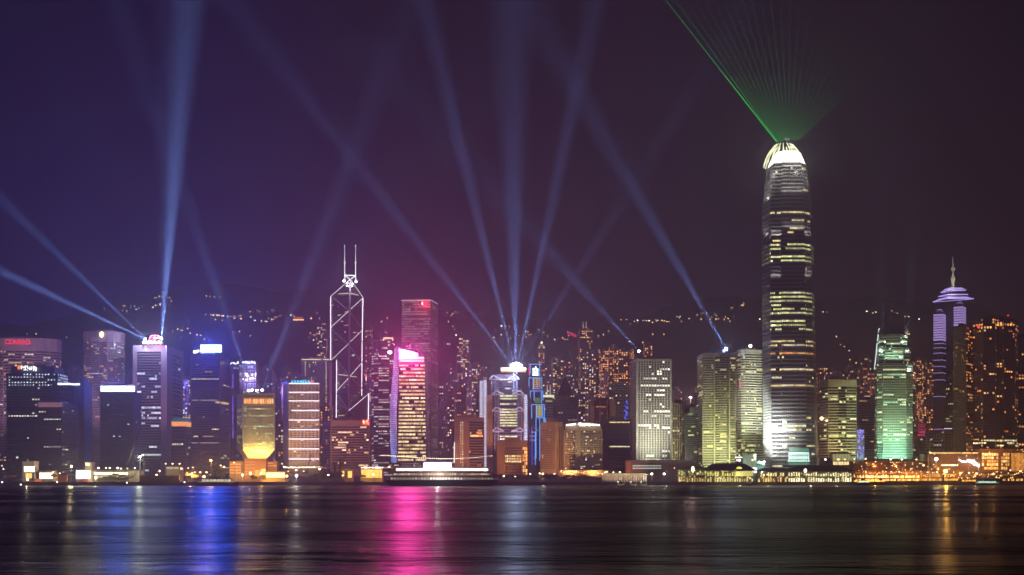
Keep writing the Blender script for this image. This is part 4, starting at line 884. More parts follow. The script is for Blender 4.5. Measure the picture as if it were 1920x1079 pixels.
for ya, yb, nf_, fcs in faces_all:
    for a, b, c_, d, sp_ in fcs:
        n_ = max(2, int((b - a).length / 2.0))
        if (b - a).length > 8: fins(root, a, b, c_, d, n_, MUL, .32, .55)
for ya, yb, ka, kb, nf_, _ in T_: bands(root, ifc(ka, ya), ya, yb, D, nf_, wall((.36, .33, .33), .5), .3, .2, fp1=ifc(kb, yb))
cw_ = MB()
lo_, hi_ = ifc(0, 878), ifc(0, 700); n_ = 34
for k in range(n_):
    t0, t1 = k / n_, (k + .72) / n_; q = []
    for t_ in (t0, t1):
        a = Vector((lerp(lo_[0][0], hi_[0][0], t_), lo_[0][1], zy(lerp(878, 700, t_), D))); b = Vector((lerp(lo_[1][0], hi_[1][0], t_), lo_[1][1], zy(lerp(878, 700, t_), D))); nr = Vector((-.75, -.66, 0)) * .7; q.append((a + nr, b + nr, b - nr, a - nr))
    cw_.loft(list(q[0]), list(q[1]))
cw_.build('corner_cladding', wall((.75, .76, .72), .6), root)
# crown
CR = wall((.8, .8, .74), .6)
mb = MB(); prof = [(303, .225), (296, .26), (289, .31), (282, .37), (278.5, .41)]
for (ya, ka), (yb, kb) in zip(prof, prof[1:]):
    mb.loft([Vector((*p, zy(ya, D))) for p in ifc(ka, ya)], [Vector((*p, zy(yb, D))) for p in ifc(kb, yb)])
mb.build('glowing_crown_wall', emit((1, 1, .9), 3.5, base=(.8, .8, .75)), root)  # floodlighting put in as emission of the wall itself
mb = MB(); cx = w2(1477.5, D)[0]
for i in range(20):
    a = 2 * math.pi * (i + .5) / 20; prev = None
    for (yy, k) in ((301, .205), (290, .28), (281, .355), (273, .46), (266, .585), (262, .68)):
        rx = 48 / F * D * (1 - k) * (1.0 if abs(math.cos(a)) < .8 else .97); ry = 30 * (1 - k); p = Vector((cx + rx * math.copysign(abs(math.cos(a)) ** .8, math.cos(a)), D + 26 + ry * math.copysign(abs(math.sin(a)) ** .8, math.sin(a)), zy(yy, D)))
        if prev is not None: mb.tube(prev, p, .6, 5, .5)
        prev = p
mb.build('glowing_crown_claws', emit((1, 1, .6), 1.2, base=(.7, .7, .5)), root)  # claws emit by themselves in place of floodlight falling on them
for xx, yy, dy in ((1450, 302, -16), (1478, 302, -20), (1506, 302, -16)): point(P(xx, yy, D + dy), 1.5e4, (1, 1, .85), .6, root, 'crown_lamp')
point(P(1438, 330, D + 2), 5e3, (.95, 1, .85), .5, root, 'crown_lamp'); point(P(1519, 330, D + 2), 3e3, (.95, 1, .85), .5, root, 'crown_lamp')
for xx in (1466, 1477, 1489): point(P(xx, 273, D + 22), 4e3, (1, 1, .7), .5, root, 'crown_lamp')
def ledge(x0, x1, y, d, pw, up=1):
    a = P((x0 + x1) / 2, y, D + d); area(a, (0, .28, 1 * up), (x1 - x0) / F * D, .8, pw * .8, (1, 1, .93), root, 'ledge_lamp')
ledge(1467, 1510, 359.5, -4.2, 4500); ledge(1431, 1444, 374, 15, 3500); ledge(1430, 1444, 441, 15, 3200); ledge(1467, 1510, 426, -4.2, 1800); ledge(1447, 1465, 440.5, -1, 2600); ledge(1512, 1522, 440.5, -1, 1800)
ledge(1447, 1465, 519, -1, 1700); ledge(1513, 1524, 519, -1, 1500); ledge(1468, 1510, 312, 2, 2600); ledge(1447, 1464, 329, 3, 2200)
for xx, E_ in ((1428, 4.5),): flood(P(xx, 884, D - 26), P(1440, 862, D + 18), 12, 100, (.85, 1, .95), parent=root); flood(P(1434, 889, D - 70), P(1440, 800, D + 20), 12, 40, (.9, 1, .92), parent=root)
flood(P(1462, 889, D - 60), P(1460, 815, D + 2), 5, 50, (.95, 1, .92), parent=root); flood(P(1470, 889, D - 120), P(1465, 700, D), .4, 34, (1, .97, .88), parent=root)
flood(P(1495, 890, D - 80), P(1500, 830, D), .8, 60, (.8, 1, .8), parent=root)
q = MB(); panel(q, 1479, 1517, 848, 852.5, D - 3.2, .8); panel(q, 1479, 1517, 856.5, 860.5, D - 3.2, .8)
for i in range(9): panel(q, 1479 + i * 4.6, 1480.6 + i * 4.6, 852.5, 856.5, D - 3.2, .8); panel(q, 1479 + i * 4.6, 1480.6 + i * 4.6, 860.5, 864, D - 3.2, .8)
panel(q, 1477, 1518, 864, 866, D - 3.2, .8); q.build('lit_podium_screen', emit((.7, 1, .9), 1.5), root)
q = MB(); panel(q, 1479, 1517, 867.5, 872, D - 2.9, .6); panel(q, 1480, 1517, 841, 846, D - 2.4, .4); q.build('green_glazing', emit((.1, .5, .32), .5), root)
# lasers
lz = thing('laser_projector', 'green laser fan spreading from the crown of the tallest tower', 'laser projector', P(1476, 258, D + 30))
mb = MB(); mb.box(P(1476, 260.5, D + 30), (6, 3, 2.4)); mb.tube(P(1476, 261, D + 30), P(1476, 276, D + 30), .5, 6); mb.build('housing', DARK, lz)
def laser_mat(s):
    k = ('laser', s)
    if k in _m: return _m[k]
    m = bpy.data.materials.new('laser_light'); m.use_nodes = True; t = m.node_tree; t.nodes.clear(); oo = N(t, 'ShaderNodeOutputMaterial'); a_ = N(t, 'ShaderNodeAddShader'); e_ = N(t, 'ShaderNodeEmission'); tr_ = N(t, 'ShaderNodeBsdfTransparent')
    e_.inputs[0].default_value = (.03, 1, .12, 1); e_.inputs[1].default_value = s; t.links.new(e_.outputs[0], a_.inputs[0]); t.links.new(tr_.outputs[0], a_.inputs[1]); t.links.new(a_.outputs[0], oo.inputs[0]); m.cycles.emission_sampling = 'NONE'; _m[k] = m; return m
for i in range(24):
    u = i / 23; x2 = 1248 + (1660 - 1248) * u; y2 = 0 if i < 13 else lerp(0, 105, (i - 12) / 11); k = .42 if i == 0 else (.2 if i == 1 else round(.12 * (1 - .45 * u), 3))
    a = P(lerp(1456, 1497, u), lerp(266, 262, u), D + 30); b = P(x2, y2, D + 90); mb = MB(); r0, r1 = (.65, .4) if i == 0 else (.5, .32)
    mb.tube(a, lerp(a, b, .45), r0, 6, r1); mb.build('laser_ray', laser_mat(k), lz); mb = MB(); mb.tube(lerp(a, b, .45), b + (b - a) * .1, r1, 6, .12); mb.build('laser_ray', laser_mat(round(k * .6, 3)), lz)
beam(P(1476, 262, D + 30), P(1450, 60, D + 70), 3e3, 62, (.02, 1, .1), 'laser_lamp', 2.4, lz)
# beige banded block right of it
D = 1600; fp = cor(1537, D + 22, 1553, D, 1606, D + 2)
r = tower('office_block', 'beige office block with bold dark window bands and blank top beside the tallest tower', 'office block', [dict(fp=fp, y0=893, y1=712, D=D)], wall((.52, .44, .27)), dict())
L = [Vector((*p, zy(857, D))) for p in fp]; T = [Vector((*p, zy(725, D))) for p in fp]
rows(r, [(L[0], L[1], T[0], T[1], dict(n=6, wf=1, hf=.4, p=.1, pal='yellow', s=.8)), (L[1], L[2], T[1], T[2], dict(n=22, wf=1, hf=.46, p=.08, rp=.1, rowmix=1, run=4, pal='olive', s=.7, m=.01))], 25)
rows(r, [(lerp(L[1], L[2], .35) + Vector((0, -.5, 0)), lerp(L[1], L[2], .65) + Vector((0, -.5, 0)), lerp(T[1], T[2], .35) + Vector((0, -.5, 0)), lerp(T[1], T[2], .65) + Vector((0, -.5, 0)), dict(n=8, wf=1, hf=.62, p=.15, rp=.05, pal='olive', s=.7))], 25, name='bay_window_row')
for xx, E_ in ((1562, .7), (1590, .9)): flood(P(xx, 874, D - 50), P(xx, 800, D), E_, 95, (1, .88, .42), parent=r)
flood(P(1540, 885, D - 40), P(1545, 870, D + 8), 1.0, 70, (1, .6, .3), parent=r)
mb = MB(); mb.ball(P(1540.5, 785, D + 10), 2.4); mb.ball(P(1550, 789, D - 2), 1.5); mb.build('orange_wall_lamps', emit((1, .7, .4), 4), r)
mb = MB(); mb.ball(P(1583, 709.5, D + 20), 1.1); mb.ball(P(1588, 709.5, D + 20), 1.1); mb.build('red_roof_lamps', emit((1, .25, .1), 4), r)
mb = MB(); mb.tube(P(1574, 711, D + 10), P(1574, 692, D + 10), .4, 5); mb.build('mast', GREY, r)
# dim towers and blue grid between
D = 1800
r = tower('office_block', 'dim mauve block with faint lit rows left of the green tower', 'office block', [dict(fp=rect(1610, 1642, D, 30), y0=893, y1=741, D=D, nf=34)], MAUVE, dict(n=10, wf=.8, hf=.4, p=.06, rowmix=1, pal='warm', s=.6))
D = 1600
r = thing('neon_frontage', 'low frontage covered in a broken blue-violet neon grid beside the beige banded block', 'neon sign', (w2(1614, D)[0], D, GZ))
mb = MB(); panel(mb, 1607, 1621, 806, 880, D + 1, 14); mb.build('wall', DARK, r)
mb = MB()
for j in range(18):
    for i in range(5):
        if R.random() < (.9 if j < 5 else .55): mb.box(P(1608 + i * 2.7 + R.uniform(-.5, .5), 808 + j * 3 + (R.uniform(-.6, .6) if j > 4 else 0), D), (1.1 if R.random() < .7 else .6, .6, .9 if R.random() < .6 else 2.4))
mb.build('neon_grid', emit((.28, .22, 1), 1.7), r)
# green lit tower
D = 1560
root = thing('landmark_tower', 'green-floodlit tower with stepped shoulders and two horn-like corner fins', 'skyscraper', (w2(1678, D)[0], D + 26, GZ))
def one(x0, x1, d=0): return [w2(x0, D + 26 + d), w2(x0 + 4, D + 5 + d), w2(x0 + 14, D + d), w2(x0 + 15, D - 2 + d), w2(x1 - 17, D - 2 + d), w2(x1 - 16, D + d), w2(x1 - 5, D + 5 + d), w2(x1, D + 26 + d), (w2(x1, D + 26)[0], D + 54 - d), w2(x0 + 1.5, D + 54 - d)]
tr = [(1640, 1716.5, 860, 682, 38), (1643.5, 1711, 682, 652, 6), (1646, 1706, 652, 627, 5)]
mb = MB(); gf = []; PALG = wall((.42, .46, .36), .5)
for x0, x1, ya, yb, nf_ in tr:
    fp = one(x0, x1, (x0 - 1640) * .7); lo = [Vector((*p, zy(ya, D))) for p in fp]; hi = [Vector((*p, zy(yb, D))) for p in fp]; mb.loft(lo, hi)
    gf.append((ya, yb, nf_, fp, faces_of(lo, hi, {}, dict(cw=2.6, wf=.72, hf=.46, p=.12, rp=.07, run=2.5, rowmix=1, pal='green', s=.9, m=.02))))
mb.build('wall', PALG, root)
for ya, yb, nf_, fp, fcs in gf: rows(root, fcs, nf_)
mb = MB(); fp = one(1653, 1697, 10); mb.loft([Vector((*p, zy(627, D))) for p in fp], [Vector((*p, zy(618, D))) for p in scale_fp(fp, .97)]); mb.build('screen_top', wall((.2, .22, .2), .5), root)
mb = MB()
for xa, xb, s_ in ((1648, 1657, 1), (1707, 1697, -1)):
    A = P(xa, 627, D + 10); B = P(xb, 627, D + 10); Cc = P(xb - s_ * .6, 611, D + 14); Dd = P(xa + s_ * 2.5, 620, D + 12); bk = Vector((0, 6, 0)); pts = [A, B, Cc, Dd] if s_ > 0 else [B, A, Dd, Cc]
    mb.loft(pts, [p + bk for p in pts])
mb.build('corner_fins', wall((.55, .42, .36)), root)
for yy, xa, xb, d, pw, cc in ((673, 1657, 1697, -5, 4200, (.6, 1, .75)), (643, 1658, 1696, 4, 4600, (.75, 1, .95)), (661, 1647, 1656, 4, 1500, (.85, 1, .95)), (661, 1698, 1707, 4, 1500, (.85, 1, .95)), (696, 1701, 1715, 0, 1700, (.8, 1, .95)), (633, 1699, 1706, 6, 1100, (.9, 1, .85))):
    a = P((xa + xb) / 2, yy, D + d); area(a, (0, .25, 1), (xb - xa) / F * D, .8, pw * 1.5, cc, root, 'ledge_lamp')
for yy, x0, x1 in ((693, 1640, 1643.8), (668, 1643, 1646), (640, 1645.5, 1650)):
    q = MB(); q.tube(P(x0 - .3, yy, D + 24), P(x1 - 1.5, yy - 24, D + 24), .7, 5); q.build('edge_light', emit((.8, 1, 1), 1.4), root)
for xx, E_ in ((1655, 1.6), (1678, 1.6), (1700, 1.2)): flood(P(xx, 872, D - 34), P(xx, 850, D), E_ * 1.8, 100, (.4, 1, .72), parent=root); flood(P(xx, 872, D - 42), P(xx, 780, D), E_ * .9, 62, (.6, 1, .6), parent=root)
flood(P(1674, 874, D - 18), P(1674, 868, D), 4, 100, (.7, 1, .95), parent=root)
beam(P(1655, 618, D + 30), P(1648, 380, D + 60), 8e3, 16, (.3, .8, 1), parent=root); beam(P(1704, 618, D + 30), P(1712, 380, D + 60), 8e3, 14, (.3, .8, 1), parent=root)
# spired tower
D = 1900
root = thing('landmark_tower', 'tower outlined in violet light bars with tiered pagoda-like roof and tall spire', 'skyscraper', (w2(1786, D)[0], D + 26, GZ))
DKV = wall((.09, .07, .10), .4)
mb = MB(); fp = cor(1753, D + 6, 1800, D, 1812, D + 34); mb.loft([Vector((*p, GZ)) for p in fp], [Vector((*p, zy(568, D))) for p in fp])
mb.build('wall', DKV, root)
rows(root, [(P(1773, 830, D - 1), P(1788, 830, D - 1), P(1773, 690, D - 1), P(1788, 690, D - 1), dict(n=4, wf=.7, hf=.4, p=.12, pal='olive', s=.6))], 30)
for x0, xm, x1, yt, yb in ((1750.5, 1767, 1773.5, 579, 820), (1788.5, 1804.5, 1811, 565, 820)):
    fp = cor(x0, D - 4, xm, D - 12, x1, D + 4); q = MB(); q.loft([Vector((*p, GZ)) for p in fp], [Vector((*p, zy(yt + 9, D))) for p in fp]); q.loft([Vector((*p, zy(yt + 9, D))) for p in fp], [Vector((*p, zy(yt, D))) for p in scale_fp(fp, .1, .1)]); q.build('corner_shaft', DKV, root)
    for k, (off, sc_) in enumerate(((2, .35), (5, .6), (8, .85))):
        q = MB(); f2 = scale_fp(fp, sc_ + .04, sc_ + .04); q.loft([Vector((*p, zy(yt + off + 1, D))) for p in f2], [Vector((*p, zy(yt + off, D))) for p in f2]); q.build('light_bar', emit((.55, .38, 1), 1.1), root)
    ys = [yt + 12 + i * 4.6 for i in range(11)] + [yt + 66, yt + 74, yt + 84, yt + 97, yt + 109, yt + 121, yt + 134, yt + 165, yt + 226 if x0 < 1760 else yt + 80]
    if x0 > 1760: ys = ys[:8]
    for k, yy in enumerate(ys):
        q = MB(); f2 = scale_fp(fp, 1.03, 1.03); q.loft([Vector((*p, zy(yy + (3.1 if k < 11 else 1.2), D))) for p in f2], [Vector((*p, zy(yy, D))) for p in f2]); q.build('light_bar', emit((.62, .42, 1), 1.0 if k < 11 else .8), root)
# rotated-square roof tiers
for yb, yf, hw, hh, xc in ((566.5, 561, 1, 3.4, 1786.5), (556.5, 553, .72, 1, 1786.5), (549, 545, .62, 4.2, 1787)):
    x0, xm, x1 = xc - 37 * hw, xc - 14 * hw, xc + 39 * hw
    lo = [P(x0, yb, D - 6), P(xm, yf - .5, D - 30 * hw), P(x1, yf - .5, D - 8), P(xc + 14 * hw, yb - 4, D + 40 * hw)]; zmin = min(v.z for v in lo)
    cen = sum(lo, Vector()) / 4; hi = [cen + (v - cen) * .72 + Vector((0, 0, hh / F * D)) for v in lo]; hi2 = [Vector((a.x, a.y, a.z + .9)) for a in lo]
    q = MB(); q.loft(lo, hi); q.build('roof_tier', wall((.25, .2, .3)), root)
    q = MB()
    for t_ in (0, .55, 1.0) if hw != .72 else (0,):
        pts = [lerp(a, b, t_) for a, b in zip(lo, hi)]
        for a, b in zip(pts, pts[1:] + pts[:1]): q.tube(a, b, .75, 5)
    q.build('roof_light_line', emit((.55, .42, 1), 1.5), root)
q = MB(); q.tube(P(1787, 546, D - 4), P(1787, 539, D - 4), 2.2, 6, 1.3); q.tube(P(1787, 539, D - 4), P(1787, 522, D - 4), 1.2, 8, 3.4); q.tube(P(1787, 522, D - 4), P(1787, 514, D - 4), 2.6, 8, 1.0); q.tube(P(1787, 514, D - 4), P(1787, 497, D - 4), .9, 6, .7); q.tube(P(1787, 497, D - 4), P(1786, 480, D - 4), .6, 6, .2)
q.tube(P(1782.5, 522, D - 4), P(1791.5, 522, D - 4), .6, 6)
for i in range(8): a = math.pi * i / 4; q.ball(P(1787 + 3.6 * math.cos(a), 505 + 2.6 * math.sin(a), D - 4), .9, n=5, m=4)
for sx in (-1, 1): q.tube(P(1787, 536, D - 4), P(1787 + sx * 9, 545, D - 4), .35, 5)
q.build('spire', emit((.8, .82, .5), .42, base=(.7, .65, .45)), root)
point(P(1787, 548, D - 26), 8e3, (1, 1, .8), .5, root); point(P(1787, 532, D - 14), 1500, (1, 1, .8), .3, root)
# dark residential pair on the right
D = 1600; WD = wall((.26, .15, .12), .7)
r = tower('residential_tower', 'dark brown tower with scattered warm windows and vertical ribs, left of its taller darker twin', 'apartment tower', [dict(fp=cor(1788, D + 8, 1811, D, 1824, D + 20), y0=893, y1=612, D=D, nf=54, specs={0: dict(n=8, p=.08), 1: dict(n=4, p=.35)})], WD, dict(wf=.55, hf=.5, p=.1, run=1.4, pal='orange', s=.9))
L0, L1, T0, T1 = P(1788, 893, D + 7), P(1811, 893, D - .5), P(1788, 614, D + 7), P(1811, 614, D - .5); fins(r, L0, L1, T0, T1, 12, wall((.3, .2, .12)), .5, .6)
flood(P(1800, 893, D - 70), P(1800, 800, D), .3, 60, (1, .6, .3), parent=r)
fp = [w2(1824, D + 14), w2(1840, D + 2), w2(1843, D - 4), w2(1866, D - 4), w2(1868, D + 4), w2(1880, D + 4), w2(1882, D - 2), w2(1903, D + 4), w2(1909, D + 40), w2(1830, D + 50)]
r = tower('residential_tower', 'tallest dark residential tower on the right with many orange windows and lit top row', 'apartment tower', [dict(fp=fp, y0=893, y1=598, D=D, nf=58)], wall((.2, .11, .10), .7), dict(cw=3.6, wf=.62, hf=.56, p=.09, run=1.6, pal='orange', s=1.0))
lo = [Vector((*p, zy(618, D))) for p in fp]; hi = [Vector((*p, zy(606, D))) for p in fp]; rows(r, [(a, b, c_, d, dict(e, p=.75, off=.3, s=1.2)) for a, b, c_, d, e in faces_of(lo, hi, {}, dict(cw=4, wf=.6, hf=.6, p=.7, pal='orange', s=1.2))], 2, name='penthouse_window')
lo = [Vector((*p, zy(838, D))) for p in fp]; hi = [Vector((*p, zy(824, D))) for p in fp]; rows(r, [(a, b, c_, d, dict(e, off=.3)) for a, b, c_, d, e in faces_of(lo, hi, {}, dict(cw=4, wf=.8, hf=.6, p=.5, run=3, pal='yellow', s=1.3))], 3, name='lobby_window')
mb = MB(); mb.ball(P(1835, 614, D - 4), 1.7); mb.ball(P(1890, 592, D + 10), .9); mb.build('red_lamps', emit((1, .05, .04), 3), r)
D = 1700; tower('residential_tower', 'residential tower cut off by the right picture edge, warm windows clustered at its top', 'apartment tower', [dict(fp=rect(1908, 1950, D, 40), y0=893, y1=634, D=D, nf=46, d=dict(p=.12)), dict(fp=rect(1908, 1950, D, 40), y0=634, y1=632, D=D)], wall((.12, .06, .05)), dict(cw=4, wf=.6, hf=.5, p=.2, pal='orange', s=1.0))
# small blocks between green tower and spired tower
for x0, x1, yt, D, colr, lab, pp in ((1722, 1738, 795, 1720, (.55, .12, .22), 'small pink-lit stepped block right of the green tower', .0), (1724, 1750, 822, 1650, (.36, .25, .16), 'low tan block under the pink-lit block', .06), (1745, 1766, 812, 1680, (.3, .3, .33), 'low grey block with white frame balconies beside the tan block', .1), (1772, 1796, 808, 1720, (.2, .1, .1), 'low dark red block at the foot of the spired tower', .03)):
    r = tower('low_block', lab, 'block', [dict(fp=rect(x0, x1, D, 26), y0=893, y1=yt, D=D, nf=int((893 - yt) / 5))], wall(colr), dict(cw=4, wf=.6, hf=.45, p=pp, pal='white', s=.8), roof=2)
    if x0 == 1722: flood(P(1730, 850, D - 30), P(1730, 810, D), 1.6, 70, (1, .3, .5), parent=r)
    if x0 == 1772:
        q = MB(); panel(q, x0 - 1, x0 + 13, 803.4, 804.6, D - 2, 1); q.build('white_roof_line', emit((.85, .8, 1), 2), r)

# ---------------------------------------------------------------- flats behind the front rank
LM = [(50, 'the red-lettered hotel'), (186, 'the gold-emblem curved hotel'), (285, 'the red-neon tower'), (385, 'the blue-billboard tower'), (480, 'the flared-base block'), (565, 'the pale line-lit block'), (650, 'the twin-masted tower'), (770, 'the magenta-lit tower'), (865, 'the double-window-column block'),
      (955, 'the truss-fronted bank'), (1007, 'the blue neon tower'), (1090, 'the beige hotel'), (1160, 'the amber-striped block'), (1220, 'the round-windowed tower'), (1345, 'the banded twin towers'), (1481, 'the tallest tower'), (1571, 'the beige banded block'), (1678, 'the green-lit tower'), (1785, 'the violet spired tower'), (1860, 'the orange-windowed towers')]
ORD = ['leftmost', 'second', 'third', 'fourth', 'fifth', 'sixth', 'seventh', 'eighth', 'ninth', 'tenth', 'eleventh', 'twelfth', 'thirteenth', 'fourteenth', 'fifteenth', 'sixteenth']
def label_all():
    g = {}
    for o, (x, noun, prep) in REG:
        lm = min(LM, key=lambda l: abs(l[0] - x))[1]; g.setdefault((noun, prep, lm), []).append((x, o))
    for (noun, prep, lm), L in g.items():
        L.sort(key=lambda e: e[0])
        for i, (x, o) in enumerate(L):
            if len(L) == 1: o['label'] = '%s %s %s' % (noun, prep, lm)
            elif i == len(L) - 1 and len(L) > 1: o['label'] = '%s %s %s, rightmost' % (noun, prep, lm)
            elif i == 0: o['label'] = '%s %s %s, leftmost' % (noun, prep, lm)
            else: o['label'] = '%s %s %s, %s from left' % (noun, prep, lm, ORD[min(i, 15)])
FL = [  # x0,x1,ytop,D,pal,p,strength
 (322, 336, 700, 2150, 'orange', .35, .8), (337, 352, 712, 2100, 'res', .3, .8), (415, 428, 694, 2200, 'res', .12, .5), (484, 500, 690, 2150, 'cool', .12, .6), (500, 512, 697, 2100, 'cool', .1, .5), (516, 528, 716, 2050, 'res', .18, .6), (528, 545, 690, 2300, 'res', .14, .6), (548, 562, 702, 2250, 'res', .1, .6),
 (594, 611, 606, 2500, 'res', .3, .8), (600, 619, 762, 1960, 'orange', .25, .8), (516, 532, 790, 1800, 'res', .2, .6), (684, 697, 616, 2550, 'res', .24, .8), (698, 712, 640, 2450, 'res', .1, .5), (712, 726, 622, 2550, 'res', .06, .5),
 (823, 836, 716, 2250, 'res', .14, .6), (836, 848, 686, 2250, 'res', .22, .7), (845, 858, 700, 2200, 'res', .16, .6), (856, 880, 634, 2350, 'res', .26, .8), (868, 884, 690, 2150, 'pink', .22, .8), (880, 900, 684, 2300, 'res', .22, .7), (898, 914, 688, 2350, 'res', .15, .6), (838, 852, 740, 1950, 'res', .28, .8), (856, 874, 722, 2000, 'orange', .2, .9), (892, 906, 740, 1950, 'res', .12, .7),
 (1009, 1022, 650, 2300, 'orange', .32, .8), (1022, 1034, 690, 2200, 'res', .2, .7), (1036, 1056, 672, 2350, 'warm', .34, .9), (1057, 1070, 675, 2300, 'res', .2, .7), (1070, 1084, 655, 2450, 'res', .12, .6), (1086, 1112, 616, 2400, 'orange', .28, .8), (1088, 1104, 660, 2200, 'warm', .36, .9), (1104, 1118, 664, 2250, 'res', .28, .8), (1112, 1126, 655, 2400, 'res', .2, .7), (1126, 1142, 658, 2300, 'orange', .5, 1.1), (1143, 1160, 650, 2350, 'orange', .42, 1.0), (1160, 1178, 656, 2300, 'orange', .45, 1.1), (1128, 1140, 700, 2100, 'orange', .3, .9), (1084, 1098, 735, 1950, 'res', .3, .7),
 (1182, 1192, 655, 2450, 'orange', .3, .8), (1208, 1224, 645, 2500, 'orange', .35, 1.0), (1262, 1280, 730, 2200, 'res', .08, .6),
 (1536, 1552, 690, 2300, 'orange', .18, .8), (1552, 1568, 694, 2250, 'res', .16, .8), (1568, 1584, 702, 2300, 'res', .08, .7), (1590, 1604, 688, 2500, 'res', .12, .6), (1612, 1626, 690, 2300, 'orange', .26, .8), (1626, 1640, 700, 2200, 'orange', .2, .8), (1620, 1634, 672, 2500, 'res', .12, .6),
 (1718, 1728, 676, 2300, 'orange', .3, .8), (1728, 1738, 684, 2350, 'orange', .36, .9), (1738, 1751, 680, 2250, 'orange', .28, .8), (1732, 1750, 745, 2000, 'orange', .3, .8), (1766, 1780, 712, 2250, 'orange', .2, .8), (104, 116, 708, 2250, 'res', .05, .5), (128, 147, 690, 2300, 'res', .05, .5), (237, 249, 700, 2300, 'res', .05, .5), (806, 820, 705, 2200, 'res', .12, .6)]
FW = [wall((.28, .19, .2)), wall((.36, .25, .26)), wall((.2, .15, .18))]
for i, (x0, x1, yt, D, pl, pp, ss) in enumerate(FL):
    fp = rect(x0, x1, D, 22 + R.uniform(-4, 8)); nc = max(3, int((x1 - x0) / F * D / 3.4)); yb = min(893, yt + 190)
    kinds = 'slim' if x1 - x0 < 14 else 'broad'; hue = {'orange': 'orange', 'res': 'mixed warm', 'warm': 'bright warm', 'pink': 'rosy', 'cool': 'cool white'}[pl]
    tiers = [dict(fp=fp, y0=893, y1=yb, D=D)] if yb < 893 else []
    r = tower('residential_tower', '', 'apartment tower', tiers + [dict(fp=fp, y0=yb, y1=yt, D=D, nf=int((yb - yt) / F * D / 3.6), step=1)], FW[i % 3], dict(n=nc, wf=.52, hf=.52, p=pp * 1.1, run=1.3, pal=pl, s=ss * 2.0, m=.04), 'residential towers on the lower hillside', reg=((x0 + x1) / 2, '%s flats tower with %s windows' % (kinds, hue), 'behind'), roof=5)
    # a vertical recess line and a service core
    mb = MB(); xm = lerp(x0, x1, R.uniform(.3, .7)); panel(mb, xm - .5, xm + .5, yt - 2, min(893, yb), D - 1.2, 1.5); mb.build('service_core', FW[(i + 1) % 3], r)
    if (x0, x1) == (1086, 1112):
        mb = MB(); mb.tube(P(1093.5, 616, D), P(1093.5, 603, D), .7, 5, .3); mb.tube(P(1099, 616, D), P(1099, 602, D), .7, 5, .3); mb.build('lit_masts', emit((1, .75, .6), 1.0), r)
    if (x0, x1) == (1009, 1022):
        mb = MB(); lo = [Vector((*p, zy(650, D))) for p in scale_fp(fp, 1.1)]; mb.loft(lo, [Vector((*p, zy(643, D))) for p in scale_fp(fp, .1)]); mb.build('pyramid_roof', emit((.6, .8, .35), .35, base=(.3, .35, .2)), r)
        mb = MB(); mb.ball(P(1015.5, 643, D - 2), 1.6, n=6); mb.build('roof_beacon', emit((1, 1, .7), 6), r)

# ---------------------------------------------------------------- houses and lamps on the hill
HS = []
def cl(xa, xb, ya, yb, n, wide=6):
    for i in range(n): HS.append((lerp(xa, xb, (i + R.random()) / n), R.uniform(ya, yb), R.uniform(.5, 1) * wide))
cl(232, 262, 574, 588, 5); cl(288, 322, 559, 566, 4, 7); cl(296, 320, 568, 580, 2, 3); cl(310, 350, 616, 624, 4, 5); cl(386, 412, 556, 570, 5); cl(392, 452, 590, 604, 7, 8); cl(463, 512, 576, 588, 6, 7); cl(474, 520, 602, 608, 4, 4)
cl(516, 560, 592, 599, 4, 8); cl(580, 604, 585, 600, 3, 6); cl(582, 600, 622, 636, 3, 6); cl(600, 622, 634, 644, 3, 5); cl(430, 482, 628, 634, 4, 5); cl(330, 420, 634, 640, 3, 3); cl(683, 712, 628, 648, 4, 7); cl(712, 736, 590, 606, 2, 3)
cl(824, 864, 588, 602, 7, 5); cl(824, 842, 642, 650, 3, 7); cl(926, 972, 614, 622, 5, 6); cl(984, 1030, 620, 632, 6, 8); cl(1040, 1072, 628, 640, 6, 8); cl(1120, 1148, 618, 640, 4, 4); cl(1178, 1250, 600, 610, 9, 6); cl(1262, 1300, 598, 606, 3, 4); cl(1300, 1346, 588, 600, 7, 6); cl(1368, 1398, 568, 580, 5, 6); cl(1340, 1376, 600, 606, 4, 5); cl(1214, 1256, 628, 634, 2, 3); cl(1538, 1552, 584, 592, 2, 5); cl(1590, 1606, 668, 684, 3, 3); cl(1176, 1214, 642, 650, 3, 4); cl(50, 72, 626, 630, 2, 3); cl(126, 128, 633, 634, 1, 2); cl(196, 204, 570, 580, 1, 3)
HW = wall((.25, .2, .17)); n_h = 0
